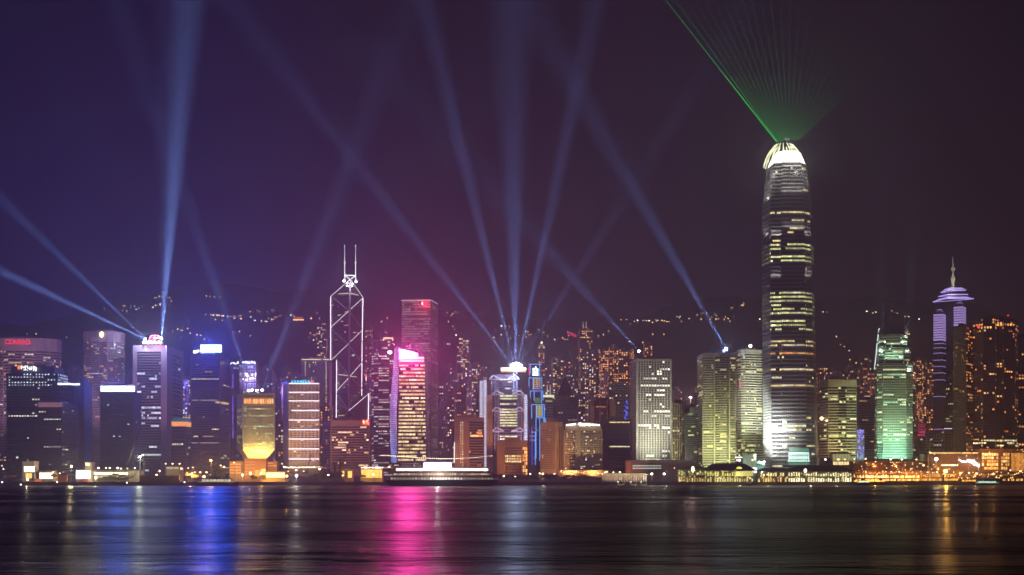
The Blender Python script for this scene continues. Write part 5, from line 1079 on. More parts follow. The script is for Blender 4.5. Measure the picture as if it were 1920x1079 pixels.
for x, y, wd in HS:
    D = hit(x, y + 3)
    if D is None: continue
    D = min(D, 3350); X = w2(x, D)[0]; zb = hz(X, D) - 3; wdm = wd / F * D; zt = zy(y - 1.5, D); zt = max(zt, zb + 9); dp = 9
    r = thing('hillside_house', '', 'house', (X, D, zb), 'lit houses scattered over the hillside', reg=(x, ('wide' if wd > 5 else 'small') + ' lit house on the dark hillside', 'above'))
    mb = MB(); mb.box((X, D, (zb + zt) / 2), (wdm, dp, zt - zb)); mb.build('wall', HW, r)
    mb = MB(); rz_ = [Vector((X - wdm / 2 - .6, D - dp / 2 - .6, zt)), Vector((X + wdm / 2 + .6, D - dp / 2 - .6, zt)), Vector((X + wdm / 2 + .6, D + dp / 2 + .6, zt)), Vector((X - wdm / 2 - .6, D + dp / 2 + .6, zt))]
    ce = sum(rz_, Vector()) / 4; mb.loft(rz_, [ce + (v - ce) * .5 + Vector((0, 0, 2)) for v in rz_]); mb.build('roof', BROWN, r)
    nw = max(1, int(wdm / 3.2)); st = R.choice([2, 3, 5, 9]); c0 = R.choice(PAL['res'])
    for i in range(nw):
        for k in range(2 if zt - zb > 12 else 1):
            if R.random() < .25: continue
            mb = MB(); q = st * R.uniform(.4, 1.2); xx = X - wdm / 2 + wdm * (i + .5) / nw; zz = zt - 2.2 - k * 3.6
            a = Vector((xx - 1.1, D - dp / 2 - .12, zz - 1)); mb.quad(a, a + Vector((2.2, 0, 0)), a + Vector((2.2, 0, 2)), a + Vector((0, 0, 2)), tuple(v * q for v in c0)); mb.build('window', WIN, r)
    n_h += 1
# hill road lamps
hp = thing('street_lamp', '', 'street lamp', (0, 0, 0), 'lamps along the hillside roads')
HL = []
for xa, ya, xb, yb, n in ((230, 590, 330, 566, 6), (332, 624, 380, 636, 6), (385, 600, 455, 606, 8), (470, 604, 520, 608, 6), (840, 606, 860, 640, 4), (1155, 606, 1262, 606, 9), (1230, 604, 1300, 597, 5), (1330, 602, 1378, 598, 6), (1620, 590, 1652, 588, 3), (1668, 592, 1725, 604, 5), (690, 655, 745, 648, 4), (575, 640, 605, 640, 4), (925, 640, 1000, 636, 5), (1480, 560, 1490, 570, 1), (640, 690, 668, 700, 2), (1420, 603, 1426, 603, 1), (1560, 640, 1600, 672, 4), (290, 580, 300, 577, 1)):
    for i in range(n): HL.append((lerp(xa, xb, (i + R.random() * .9) / n), lerp(ya, yb, i / n) + R.uniform(-4.5, 3)))
lampE = [emit(c, 7.0) for c in ((1, .6, .3), (1, .85, .6), (.9, .95, 1), (1, .45, .2))]
protoL = []
for em in lampE:
    mb = MB(); mb.tube((0, 0, 0), (0, 0, 9), .18, 5, .1); mb.tube((0, 0, 9), (0, -1.2, 9.3), .09, 4); a = bpy.data.meshes.new('pole'); 
    a.from_pydata([tuple(v) for v in mb.v], [], mb.f); a.materials.append(DKGR)
    mb = MB(); mb.ball((0, -1.5, 9.2), 1.25, n=6, m=4, sz=.7); b = bpy.data.meshes.new('lamp_head'); b.from_pydata([tuple(v) for v in mb.v], [], mb.f); b.materials.append(em); protoL.append((a, b))
bpy.data.objects.remove(hp)
def lamp(loc, k, x, noun, prep, group, sc=1.0, hs=1.0):
    o = thing('street_lamp', '', 'street lamp', loc, group, reg=(x, noun, prep)); o.scale = (sc, sc, sc)
    a = bpy.data.objects.new('pole', protoL[k][0]); b = bpy.data.objects.new('lamp_head', protoL[k][1])
    for c in (a, b): C.objects.link(c); c.parent = o
    if hs != 1: b.scale = (hs, hs, hs); b.location = (0, 1.5 * hs - 1.5, 9.2 - 9.2 * hs)
    return o
for x, y in HL:
    D = hit(x, y + 8)
    if D is None: continue
    X = w2(x, D)[0]; k = R.choice([0, 0, 0, 1, 1, 2]); lamp((X, D, hz(X, D) - .3), k, x, ('white', 'amber')[k == 0] + ' road lamp on the dark hillside', 'above', 'lamps along the hillside roads', 1.3, R.uniform(.45, 1.05))
# red-lit hillside roof and gold-lit hillside building
D = 2500
r = thing('hillside_building', 'slanting red-lit roof high on the hillside left of the two lit masts', 'building', P(1072, 632, D))
mb = MB(); a, b = P(1064, 624, D), P(1081, 632, D); mb.loft([a, b, b + Vector((0, 14, 0)), a + Vector((0, 14, 0))], [a + Vector((0, 0, 3)), b + Vector((0, 0, 4)), b + Vector((0, 14, 4)), a + Vector((0, 14, 3))]); mb.build('red_roof', emit((1, .05, .15), 1.0), r)
mb = MB(); panel(mb, 1068, 1081, 633, 660, D + 3, 12); mb.build('wall', BROWN, r)
D = 2700; r = thing('hillside_building', 'gold floodlit building high on the hill left of the twin-masted tower', 'building', P(560, 603, D))
mb = MB(); panel(mb, 549, 570, 596, 612, D, 12); mb.build('wall', BROWN, r); mb = MB(); panel(mb, 549.5, 569.5, 599, 600.8, D - .6, .5); mb.build('lit_terrace', emit((1, .6, .2), 4), r)
mb = MB(); panel(mb, 551, 567, 594.5, 597.5, D - .3, 10); mb.build('lit_roof', emit((1, .2, .03), 1.0), r)

for x, y, D, pw, c_ in ((60, 760, 2080, 3e5, (.26, .2, 1)), (160, 740, 2120, 2.2e5, (.2, .18, 1)), (340, 730, 2080, 3.2e5, (.18, .16, 1)), (545, 735, 2060, 2.2e5, (.38, .25, 1)), (700, 745, 2060, 1.6e5, (.9, .3, 1)), (865, 755, 2060, 2.2e5, (.85, .4, 1)), (1065, 770, 2040, 1.8e5, (1, .6, .8)), (1170, 800, 2040, 1.2e5, (1, .55, .5)), (1295, 745, 2050, 1.5e5, (1, .6, .55)), (1600, 770, 2000, 2.2e5, (1, .55, .5)), (1740, 790, 2050, 2.2e5, (1, .42, .4)), (1850, 700, 2000, 1.6e5, (1, .3, .22))):  # added lamps behind the towers, there to tint and lift the haze
    p = P(x, y, D); o = thing('lamp_mast', '', 'floodlight', (p.x, p.y, GZ), 'added haze-glow masts between the rear towers', reg=(x, 'added haze-glow mast among the rear towers', 'behind'))
    mb = MB(); mb.tube((p.x, p.y, GZ), (p.x, p.y, p.z - .6), .7, 8, .4); mb.box((p.x, p.y, p.z - .6), (5, 1, .8)); mb.build('mast', DKGR, o); mb = MB(); mb.ball(p, .9, n=8, m=6); mb.build('lamp_head', emit(c_, 6), o); point(p - Vector((0, 2.5, 0)), pw * .8, c_, .9, o, 'haze_fill_lamp')
# ---------------------------------------------------------------- trees on the waterfront
leafm = wall((.06, .10, .035), .8, .2, sc=.5, amp=.5); barkm = wall((.10, .07, .05), .9)
def tree_mesh(seed):
    q = random.Random(seed); mb = MB(); cl_ = [(q.uniform(-2.6, 2.6), q.uniform(-2.6, 2.6), q.uniform(4.5, 8.5), q.uniform(1.3, 2.3)) for _ in range(11)]
    for cx, cy2, cz, rr in cl_:
        for _ in range(75):
            a = q.uniform(0, 6.28); b = math.acos(q.uniform(-1, 1)); d = rr * q.uniform(.5, 1.05); p = Vector((cx + d * math.sin(b) * math.cos(a), cy2 + d * math.sin(b) * math.sin(a), cz + d * math.cos(b) * .8))
            u = Vector((q.uniform(-1, 1), q.uniform(-1, 1), q.uniform(-1, 1))).normalized() * .34; v = u.cross(Vector((q.uniform(-1, 1), q.uniform(-1, 1), q.uniform(-1, 1)))).normalized() * .26
            mb.quad(p - u, p - v, p + u, p + v)
    c = bpy.data.meshes.new('crown'); c.from_pydata([tuple(v) for v in mb.v], [], mb.f); c.materials.append(leafm)
    mb = MB(); mb.tube((0, 0, -.2), (.1, 0, 3.4), .3, 6, .2)
    for cx, cy2, cz, rr in cl_[:7]: mb.tube((.1, 0, q.uniform(2.4, 3.6)), (cx * .8, cy2 * .8, cz), .13, 4, .04)
    t_ = bpy.data.meshes.new('trunk'); t_.from_pydata([tuple(v) for v in mb.v], [], mb.f); t_.materials.append(barkm); return c, t_
TM = [tree_mesh(s_) for s_ in (1, 2, 3, 4)]
def tree(x, D, sc=1.0, z=GZ):
    X = w2(x, D)[0]; o = thing('tree', '', 'tree', (X, D, z), 'trees along the waterfront', reg=(x, 'leafy dark waterfront tree', 'in front of')); o.scale = (sc * R.uniform(1, 1.3), sc, sc * R.uniform(.85, 1.1)); o.rotation_euler = (0, 0, R.uniform(0, 6))
    m_ = R.choice(TM)
    for n_, me_ in (('crown', m_[0]), ('trunk', m_[1])): c = bpy.data.objects.new(n_, me_); C.objects.link(c); c.parent = o
for i in range(20): tree(905 + i * 11.5 + R.uniform(-3, 3), 1452 + R.uniform(-4, 8), R.uniform(.75, 1.1))
tree(411, 1405, 1.75); tree(476, 1420, .9); tree(492, 1430, .9)
for i in range(7): tree(597 + i * 6.5, 1440 + R.uniform(-4, 6), R.uniform(1.0, 1.5))
for x in (1606, 1614, 1622, 1648, 1655, 1544): tree(x, 1560, 1.15, GZ + 12)
for x in (1690, 1697, 1704): tree(x, 1545, 1.1, GZ + 9)
for x in (1603, 1612, 1702, 1740, 1900, 1908): tree(x, 1490, .9)
for i in range(8): tree(196 + i * 6, 1412 + R.uniform(-2, 4), R.uniform(.6, .8))

# ---------------------------------------------------------------- waterfront lamps
WLs = [(8, 880, 0), (52, 899, 1), (100, 886, 0), (113, 888, 0), (126, 900, 1), (155, 893, 1), (186, 878, 1), (200, 878, 1), (207, 878, 1), (222, 878, 1), (228, 879, 1), (240, 879, 0), (254, 878, 1), (262, 858, 1), (270, 854, 2), (300, 884, 0), (312, 870, 0), (325, 870, 0), (338, 870, 0), (294, 891, 0), (341, 879, 1), (354, 878, 0), (363, 877, 0), (352, 887, 3), (366, 886, 3), (376, 886, 0), (388, 886, 0), (382, 894, 1), (396, 864, 3), (415, 873, 0), (421, 876, 0), (440, 868, 3), (470, 890, 3), (500, 892, 3), (538, 893, 3), (541, 884, 0), (556, 882, 1), (570, 884, 0), (600, 880, 1), (616, 891, 1), (643, 892, 3), (700, 877, 0), (712, 878, 0), (730, 876, 3),
       (945, 893, 1), (966, 894, 1), (994, 889, 1), (1012, 888, 0), (1040, 889, 1), (1137, 885, 1), (1150, 886, 0), (1162, 886, 0), (1264, 878, 3), (1272, 892, 0), (1410, 863, 3), (1546, 862, 1), (1570, 862, 0), (1582, 862, 0), (1600, 861, 0), (1621, 861, 0), (1640, 866, 0), (1668, 862, 0), (1689, 862, 1), (1716, 862, 0), (1741, 849, 0), (1730, 873, 0), (1800, 888, 0), (1816, 887, 1), (1830, 888, 0), (1893, 882, 1), (1912, 884, 3), (1862, 889, 0), (1670, 885, 0), (1685, 885, 1), (1738, 886, 0), (1756, 886, 0)]
for x, y, k in WLs:
    D = 1432 if x < 900 else 1470; h_ = zy(y, D) - GZ; sc = max(.35, h_ / 9.2)
    o = lamp((w2(x, D)[0], D, GZ), k, x, ('amber', 'pale', 'white', 'orange')[k] + ' waterfront lamp', 'in front of', 'lamps along the waterfront', sc, min(2.2, R.uniform(.55, 1.1) / sc))
for x, y, D, pw, c_ in ((52, 899, 1400, 4000, (1, .8, .45)), (134, 875, 1430, 9000, (1, .8, .4)), (180, 896, 1404, 9000, (1, .8, .35)), (263, 857, 1425, 9000, (.95, 1, .6)), (396, 864, 1425, 9000, (1, .55, .12)), (383, 894, 1404, 8000, (1, .6, .2)), (455, 891, 1404, 8000, (1, .65, .25)), (538, 893, 1404, 8000, (1, .45, .1)), (556, 892, 1404, 16000, (1, .95, .9)), (1222, 889, 1452, 5000, (1, .9, .7)), (1772, 884, 1465, 30000, (1, .5, .08)), (1755, 861, 1470, 9000, (1, .75, .5)), (1018, 889, 1470, 8000, (1, .8, .4)), (1245, 889, 1452, 5000, (1, .95, .85)), (360, 889, 1420, 9000, (1, .5, .15)), (470, 888, 1440, 9000, (1, .5, .12)), (490, 888, 1440, 9000, (1, .5, .12)), (700, 890, 1436, 6000, (1, .6, .15))):
    loc = P(x, y, D - 4); X = loc.x; h_ = loc.z - GZ
    o = thing('lamp_mast', '', 'floodlight', (X, D - 4 + 0, GZ), 'bright floodlight masts along the shore', reg=(x, 'glaring %s floodlight on a mast' % ('orange' if c_[1] < .66 else 'white'), 'in front of'))
    mb = MB(); mb.tube((X, D - 4, GZ if D > 1399 else 0), (X, D - 4, loc.z - .4), .25, 6, .15); mb.box((X, D - 4, loc.z - .4), (2.4, .5, .4)); mb.build('mast', DKGR, o)
    mb = MB(); mb.ball(loc - Vector((0, .6, 0)), 1.05 if pw < 20000 else 2.4, n=10, m=7); mb.build('lamp_head', emit(c_, 14 if pw < 20000 else 3.5), o)
    point(loc - Vector((0, 4, 0)), pw * (5 if x < 500 or pw > 20000 else 2.2), c_, .5, o)

# ---------------------------------------------------------------- construction yard, piers, cranes, boats
def shed(label, x0, x1, y0, y1, D, dep, colr, openings=(), cat='shed', name='shed', roofm=None, litc=None, s=2.0, grp=None):
    r = thing(name, label, cat, (w2((x0 + x1) / 2, D)[0], D, GZ), grp); zt = zy(y0, D); z1 = GZ
    X0, X1 = w2(x0, D)[0], w2(x1, D)[0]
    mb = MB(); mb.box(((X0 + X1) / 2, D + dep / 2, (z1 + zt) / 2), (X1 - X0, dep, zt - z1)); mb.build('wall', wall(colr), r)
    mb = MB(); mb.box(((X0 + X1) / 2, D + dep / 2, zt + .35), (X1 - X0 + 1.4, dep + 1.4, .7)); mb.build('roof', roofm or GREY, r)
    for (a, b, c_, d, em) in openings:
        mb = MB(); panel(mb, a, b, c_, d, D - .25, .25); mb.build('lit_opening', em, r)
        n_ = int((b - a) / 5); mb = MB()
        for i in range(n_ + 1): xx = lerp(a, b, i / max(1, n_)); panel(mb, xx - .25, xx + .25, c_, d, D - .6, .4)
        mb.build('opening_posts', wall(colr), r)
    return r
HOT = emit((1, .9, .72), 5); YEL = emit((1, .62, .14), 2.2); ORG = emit((1, .38, .07), 1.5); WHT = emit((1, .97, .9), 3)
shed('tall cream hut with glaring white panel and ladder at far left of the yard', 42, 64, 866, 900, 1425, 14, (.6, .5, .38), [(45, 65, 875, 885, HOT), (48, 60, 888, 897, YEL)])
shed('open lit yard shed with bright white interior, right of the cream hut', 72, 100, 884, 900, 1430, 14, (.5, .4, .28), [(74, 99, 887, 898, HOT)])
shed('glaring white floodlit cabin stack in the middle of the left yard', 142, 170, 882, 898, 1422, 9, (.7, .68, .62), [(142.5, 169.5, 883, 897.5, emit((1, .97, .88), 8))])
shed('long low shed with a bright strip of white light under its eave', 172, 262, 883, 898, 1440, 16, (.5, .42, .33), [(176, 240, 886.5, 890, emit((1, .92, .7), 5)), (178, 232, 892, 896, emit((1, .8, .5), 1.2))])
shed('small gabled kiosk with orange-lit front below the gold-emblem hotel', 159, 172, 868, 900, 1445, 10, (.5, .42, .3), [(160, 168, 868.5, 873.5, emit((1, .85, .5), 3))])
for x0, x1, yy, cc, lab in ((65, 78, 899, (.75, .16, .03), 'orange shipping container on the quay at the left'), (109, 126, 891, (.5, .17, .08), 'rust-red shipping container stack near the left yard'), (151, 166, 898, (.30, .10, .09), 'dull red container left of the white strip shed')):
    D = 1408; r = thing('container', lab, 'container', (w2((x0 + x1) / 2, D)[0], D, GZ)); z0, z1 = GZ, zy(yy, D); X0, X1 = w2(x0, D)[0], w2(x1, D)[0]
    mb = MB(); mb.box(((X0 + X1) / 2, D, (z0 + z1) / 2), (X1 - X0, 2.6, z1 - z0)); mb.build('body', wall(cc), r)
    mb = MB()
    for i in range(16): mb.box((lerp(X0, X1, (i + .5) / 16), D - 1.36, (z0 + z1) / 2), (.18, .12, z1 - z0 - .3))
    mb.build('corrugation', wall(cc), r); point(((X0 + X1) / 2, D - 12, z1 + 5), 900, (1, .7, .4), .3, r)
shed('curved glass-roofed hall low behind the long shed', 310, 336, 876, 897, 1460, 20, (.35, .3, .26), [(311, 335, 877, 879, emit((.8, .75, .5), .8))])
# long dark hoarding and promenade block
shed('long dark hoarding along the quay below the red-neon tower', 262, 336, 893, 903, 1404, 3, (.12, .08, .09), [])
# orange podium buildings round the flared block
shed('orange-lit four-storey balcony block left of the flared-base block', 430, 457, 866, 897, 1500, 22, (.55, .4, .25), [(431, 452, y_, y_ + 1.6, ORG) for y_ in (870, 875.5, 881, 886.5)])
shed('brown grid-fronted podium directly under the flared-base block', 458, 499, 861, 897, 1490, 24, (.4, .22, .12), [(459, 478, y_, y_ + 2.2, emit((1, .45, .15), .35)) for y_ in (865, 871, 877, 883, 888)] + [(478, 497, 882, 893, emit((1, .42, .1), .9))])
shed('orange two-storey annex right of the flared-base podium', 499, 519, 866, 897, 1500, 16, (.55, .35, .18), [(501, 512, 868, 869.5, ORG), (500, 518, 873, 874.5, ORG)])
shed('low building with glaring yellow glass front right of the flared-base block', 490, 535, 885.5, 898, 1450, 10, (.6, .42, .15), [(499, 534, 887, 895.5, emit((1, .85, .3), 4)), (490, 498, 880, 890, YEL)])
shed('orange-lit market shed with white lamps along its roof, under the banded brown block', 676, 717, 879, 898, 1445, 18, (.6, .4, .15), [(677, 716, 881, 896, emit((1, .58, .1), 2.0))])
shed('orange-lit shed beside dark piling rigs', 640, 661, 880, 898, 1445, 14, (.55, .35, .14), [(641, 646, 884, 896, YEL), (652, 660, 884, 896, YEL)])
for xx in (475, 510, 448): flood(P(xx, 897, 1470), P(xx, 872, 1490), 2.2, 110, (1, .45, .1))
lampbar = thing('lamp_string', 'row of white lamps along the roof of the orange-lit market shed', 'lamp string', P(697, 877, 1440))
mb = MB(); mb.tube(P(677, 878.5, 1440), P(717, 878.5, 1440), .15, 4); mb.build('cable', DKGR, lampbar); mb = MB()
for i in range(14): mb.ball(P(678 + i * 3, 877, 1440), R.uniform(.5, .95), n=6, m=4)
mb.build('bulbs', emit((1, .95, .85), 6), lampbar)
# cranes
def crane(label, xb, yb, xt, yt, D, wd=1.6):
    r = thing('crawler_crane', label, 'crane', (w2(xb, D)[0], D, GZ), 'cranes in the waterfront yards'); b = P(xb, yb, D); b.z = max(b.z, GZ + 2.6); t_ = P(xt, yt, D); d = (t_ - b).normalized(); side = d.cross(Vector((0, 1, 0))).normalized()
    mb = MB()
    cs = []
    for s1 in (-1, 1):
        for s2 in (-1, 1): o_ = side * s1 * wd / 2 + Vector((0, s2 * wd / 2, 0)); mb.tube(b + o_ * .8, t_ + o_ * .45, .13, 4); cs.append(o_)
    L_ = (t_ - b).length; n_ = int(L_ / 2.4)
    for k in range(n_):
        for o1, o2 in ((0, 2), (1, 3)):
            a = lerp(b, t_, k / n_) + cs[o1 if k % 2 else o2] * lerp(.8, .45, k / n_); c_ = lerp(b, t_, (k + 1) / n_) + cs[o2 if k % 2 else o1] * lerp(.8, .45, (k + 1) / n_); mb.tube(a, c_, .09, 3)
    mb.build('lattice_boom', BLACK, r)
    mb = MB(); s_ = -1 if xt > xb else 1; m_ = b + Vector((s_ * 5, 0, 5)); mb.tube(m_, t_, .07, 3); mb.tube(b, m_, .2, 4); h = t_ - Vector((0, 0, L_ * .28)); mb.tube(t_, h, .07, 3); mb.build('hoist_rope', BLACK, r)
    mb = MB(); mb.box(h - Vector((0, 0, .8)), (.9, .9, 1.8)); mb.build('hook_block', BLACK, r)
    mb = MB(); mb.box((b.x + s_ * 1.8, b.y, b.z - .1), (6, 3, 2.4)); mb.box((b.x - s_ * 1.6, b.y - .9, b.z + .2), (1.6, 1.2, 2.2)); mb.build('cab', wall((.35, .22, .05)), r)
    mb = MB()
    for s2 in (-1, 1): mb.box((b.x, b.y + s2 * 1.9, GZ + .6), (7, .9, 1.1))
    mb.build('crawler_track', BLACK, r); return r
for lab, *a in (('short crane leaning right in front of the red-lettered hotel', 27, 893, 42, 846, 1420), ('crane with boom leaning left over the lit yard shed', 100, 892, 84, 842, 1420), ('tall crane boom leaning right before the dark billboard block', 232, 893, 263, 804, 1420, 2.2), ('small far crane beside the white strip shed', 215, 890, 208, 866, 1440),
                ('crane boom leaning right below the blue-glowing billboard tower', 356, 890, 381, 844, 1420), ('small crane just under the longer leaning boom', 368, 893, 378, 873, 1416), ('crane leaning left over the foot of the pale line-lit block', 542, 886, 519, 836, 1500), ('thin crane against the right side of the pale line-lit block', 575, 886, 583, 852, 1480),
                ('crane leaning right before the brown banded block', 639, 880, 654, 834, 1450, 2.2), ('crane boom leaning left before the magenta-lit tower', 731, 886, 717, 808, 1500), ('small dark crane before the round-windowed tower', 1248, 866, 1257, 834, 1560), ('thin crane against the dark slate block', 1276, 866, 1283, 834, 1560), ('short crane beside the market shed', 678, 893, 668, 868, 1430)): crane(lab, *a)
for x, lab in ((627, 'dark piling rig mast, left of its taller neighbour'), (637, 'taller dark piling rig mast beside the orange-lit shed')):
    D = 1430; r = thing('piling_rig', lab, 'piling rig', (w2(x, D)[0], D, GZ)); yt = 868 if x < 630 else 860; X = w2(x, D)[0]
    mb = MB(); mb.box((X, D, (GZ + zy(yt, D)) / 2), (1.3, 1.3, zy(yt, D) - GZ)); mb.box((X, D, zy(yt + 2, D)), (4.4, 1.4, 1.2)); mb.box((X + .9, D - .4, zy(yt + 12, D)), (1.8, 1.6, 7)); mb.build('mast', BLACK, r)
    mb = MB(); mb.box((X + 3, D, GZ + 2.2), (5, 3, 2.4)); mb.box((X + 2.5, D, GZ + .6), (6, 4, 1)); mb.build('body', DKGR, r)
# low white buildings around the pier
shed('long low office with lit window strip, rust-red end wall, below the round-windowed tower', 1175, 1300, 864, 897, 1500, 24, (.3, .2, .17), [(1186, 1240, 873, 874.6, emit((.9, .95, .8), .9)), (1186, 1240, 877.5, 879.3, emit((.85, .95, .8), .9)), (1207, 1300, 866, 867.2, emit((.5, .3, .25), .35))])
r = thing('stair_tower', 'rust-red stair block at the left end of the long low office', 'building', (w2(1178, 1496)[0], 1496, GZ)); mb = MB(); panel(mb, 1174, 1183, 864, 896, 1496, 8); mb.build('wall', wall((.5, .18, .10)), r); flood(P(1178, 897, 1470), P(1178, 880, 1496), 1.2, 80, (1, .5, .3), parent=r); mb = MB(); panel(mb, 1176, 1181, 861, 864, 1498, 4); mb.build('roof_plant', DKGR, r)
shed('pale blank-walled block with greenish wall beside the foot of the tallest tower', 1393, 1417, 853, 897, 1530, 16, (.5, .6, .48), [(1394, 1398, 884, 890, WHT)]); flood(P(1405, 880, 1505), P(1405, 865, 1530), 1.1, 100, (.8, 1, .8))
shed('low teal glass hall between pale blank block and the tallest tower foot', 1417, 1434, 866, 897, 1535, 14, (.25, .45, .4), [(1418, 1433, 868, 870, emit((.5, 1, .85), .9)), (1418, 1433, 873, 881, emit((.3, .8, .65), .6))])
r = thing('clock_tower', 'small square clock tower with white round clock faces above the left pier', 'clock tower', P(1386, 888, 1475)); D = 1475
mb = MB(); panel(mb, 1381, 1391, 859, 897, D, 6); mb.build('wall', BROWN, r); mb = MB(); panel(mb, 1380.3, 1391.7, 857, 859, D - .5, 7); mb.build('lit_cornice', WHT, r); mb = MB(); mb.ball(P(1386.5, 863.6, D - .3), 1.5, n=10, m=6); mb.ball(P(1382, 863.6, D - .2), 1.0, n=10, m=6); mb.build('clock_face', WHT, r)
# colonnaded pier
D = 1452; r = thing('pier', 'long colonnaded landing pier with white lit columns and flat roof', 'pier', (w2(1170, D)[0], D, GZ)); X0, X1 = w2(1128, D)[0], w2(1214, D)[0]
mb = MB(); mb.box(((X0 + X1) / 2, D + 5, GZ + .2), (X1 - X0, 12, .6)); mb.build('deck', CONC, r)
mb = MB(); mb.box(((X0 + X1) / 2, D + 5, zy(890.5, D)), (X1 - X0 + 2, 13, 1.0)); mb.box(((X0 + X1) / 2 - 6, D + 5, zy(889.3, D)), (X1 - X0 - 18, 10, .6)); mb.build('roof', wall((.35, .4, .3)), r)
for i in range(19):
    mb = MB(); x = 1130 + i * 4.5; X = w2(x, D)[0]; mb.tube((X, D - .5, GZ), (X, D - .5, zy(891, D)), .55, 8, .45); mb.box((X, D - .5, zy(891.8, D)), (1.6, 1.4, .6)); mb.build('column', WHITE, r)
mb = MB(); mb.box(((X0 + X1) / 2, D + 9, zy(896, D)), (X1 - X0 - 3, .3, 5)); mb.build('lit_back_wall', emit((1, .5, .2), .35), r)
for i in range(5): point(P(1137 + i * 18, 893, D - 9), 2400, (1, .78, .5), .3, r)
mb = MB(); mb.tube(P(1130, 889, D - 1.5), P(1212, 889, D - 1.5), .18, 4); mb.build('roof_light_line', emit((.8, .8, .4), 1.2), r)
for k, x in enumerate((1164, 1188, 1207)):
    r = thing('sampan', '%s of three small lit boats curving under the colonnaded pier' % ('left', 'middle', 'right')[k], 'boat', (w2(x, 1436)[0], 1436, 0), 'small boats moored at the colonnaded pier'); X = w2(x, 1436)[0]
    mb = MB(); pr = [(-3.6, 1.7), (-2.4, .5), (0, .1), (2.4, .5), (3.8, 2.1)]
    for (a, b), (c_, d) in zip(pr, pr[1:]): mb.loft([Vector((X + a, 1435, b)), Vector((X + c_, 1435, d)), Vector((X + c_, 1437, d)), Vector((X + a, 1437, b))], [Vector((X + a, 1434.6, b + .6)), Vector((X + c_, 1434.6, d + .6)), Vector((X + c_, 1437.4, d + .6)), Vector((X + a, 1437.4, b + .6))])
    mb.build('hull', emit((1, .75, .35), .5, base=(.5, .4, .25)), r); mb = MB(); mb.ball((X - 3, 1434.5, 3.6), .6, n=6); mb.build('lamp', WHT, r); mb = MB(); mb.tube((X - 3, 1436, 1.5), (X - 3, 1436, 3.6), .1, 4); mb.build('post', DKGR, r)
# two ferry piers
def ferry_pier(label, parts, D, roofc):
    r = thing('ferry_pier', label, 'pier', (w2(parts[0][0], D)[0], D, 0), 'ferry piers with dark hipped roofs'); Rm = wall((.03, .03, .028), .7)
    for (x0, x1, ye, yr, rx0, rx1, y2, col1, col2) in parts:
        X0, X1, RX0, RX1 = [w2(v, D)[0] for v in (x0, x1, rx0, rx1)]; ze, zr = zy(ye, D), zy(yr, D); dep = 22
        mb = MB(); mb.loft([Vector((X0 - 3, D - 3, ze)), Vector((X1 + 3, D - 3, ze)), Vector((X1 + 3, D + dep + 3, ze)), Vector((X0 - 3, D + dep + 3, ze))], [Vector((RX0, D + dep * .4, zr)), Vector((RX1, D + dep * .4, zr)), Vector((RX1, D + dep * .6, zr)), Vector((RX0, D + dep * .6, zr))]); mb.build('hipped_roof', Rm, r)
        n_ = max(3, int((x1 - x0) / 4.5)); zm = (ze + GZ) / 2 + .3
        for k, (za, zb_, em) in enumerate(((GZ + .6, zm - .5, col2), (zm + .4, ze - .9, col1))):
            mb = MB()
            for i in range(n_):
                if R.random() < .12: continue
                a, b = lerp(X0, X1, (i + .12) / n_), lerp(X0, X1, (i + .88) / n_); hh = lerp(.55, 1, R.random()); q = R.uniform(.35, 1.3)
                mb.quad(Vector((a, D + 3, za)), Vector((b, D + 3, za)), Vector((b, D + 3, lerp(za, zb_, hh))), Vector((a, D + 3, lerp(za, zb_, hh))), tuple(v * q for v in em))
            split_build(mb, 'hall_window', WIN, r)
        mb = MB()
        for i in range(n_ + 1): X = lerp(X0, X1, i / n_); mb.tube((X, D, .2), (X, D, ze), .3, 6)
        mb.build('columns', wall((.25, .25, .22)), r)
        mb = MB(); mb.box(((X0 + X1) / 2, D + dep / 2, zm), (X1 - X0, dep, .7)); mb.box(((X0 + X1) / 2, D + dep / 2, GZ), (X1 - X0 + 2, dep, 1.2)); mb.build('deck', wall((.15, .14, .12)), r)
        mb = MB(); mb.box(((X0 + X1) / 2, D + 6, (zm + ze) / 2), (X1 - X0, .3, ze - zm - 1)); mb.box(((X0 + X1) / 2, D + 6, (zm + GZ) / 2), (X1 - X0, .3, zm - GZ - 1)); mb.build('hall_wall', wall((.2, .2, .12)), r)
        mb = MB()
        for i in range(int((x1 - x0) / 2)): mb.ball(P(lerp(x0, x1, R.random()), R.uniform(ye + 2, 903), D - .6 - R.random()), R.uniform(.2, .5), n=5, m=4)
        mb.build('lamps', emit((1, .8, .35), 4), r)
    return r
YG = (1.5, 1.25, .25); WY = (2.6, 2.1, .9); OY = (1.6, .9, .22)
r = ferry_pier('left ferry pier, dark hipped roof with arched yellow gable window above green-yellow lit hall', [(1272, 1325, 880, 875, 1290, 1322, 0, (.5, .5, .1), (.9, .6, .15)), (1326, 1413, 883, 869.5, 1338, 1400, 0, YG, (1.1, .9, .3))], 1446, None)
mb = MB(); D = 1441; mb.poly([P(1386 + 5.6 * math.cos(a), 879.5 - 4.2 * math.sin(a), D) for a in [math.pi * i / 8 for i in range(9)]]); mb.build('arched_window', emit((.9, .85, .15), 1.6), r)
mb = MB(); panel(mb, 1380, 1412, 884, 893, D + 1, .4); mb.build('lit_gable_hall', emit((1, .9, .25), .9), r)
mb = MB(); mb.ball(P(1299, 880, D), 1.7, n=8, m=6, sz=1.8); mb.build('lantern', emit((1, .95, .5), 5), r)
mb = MB(); panel(mb, 1411, 1419, 877, 887, 1452, 1); mb.build('lit_screen', emit((.95, 1, .95), 3), r)
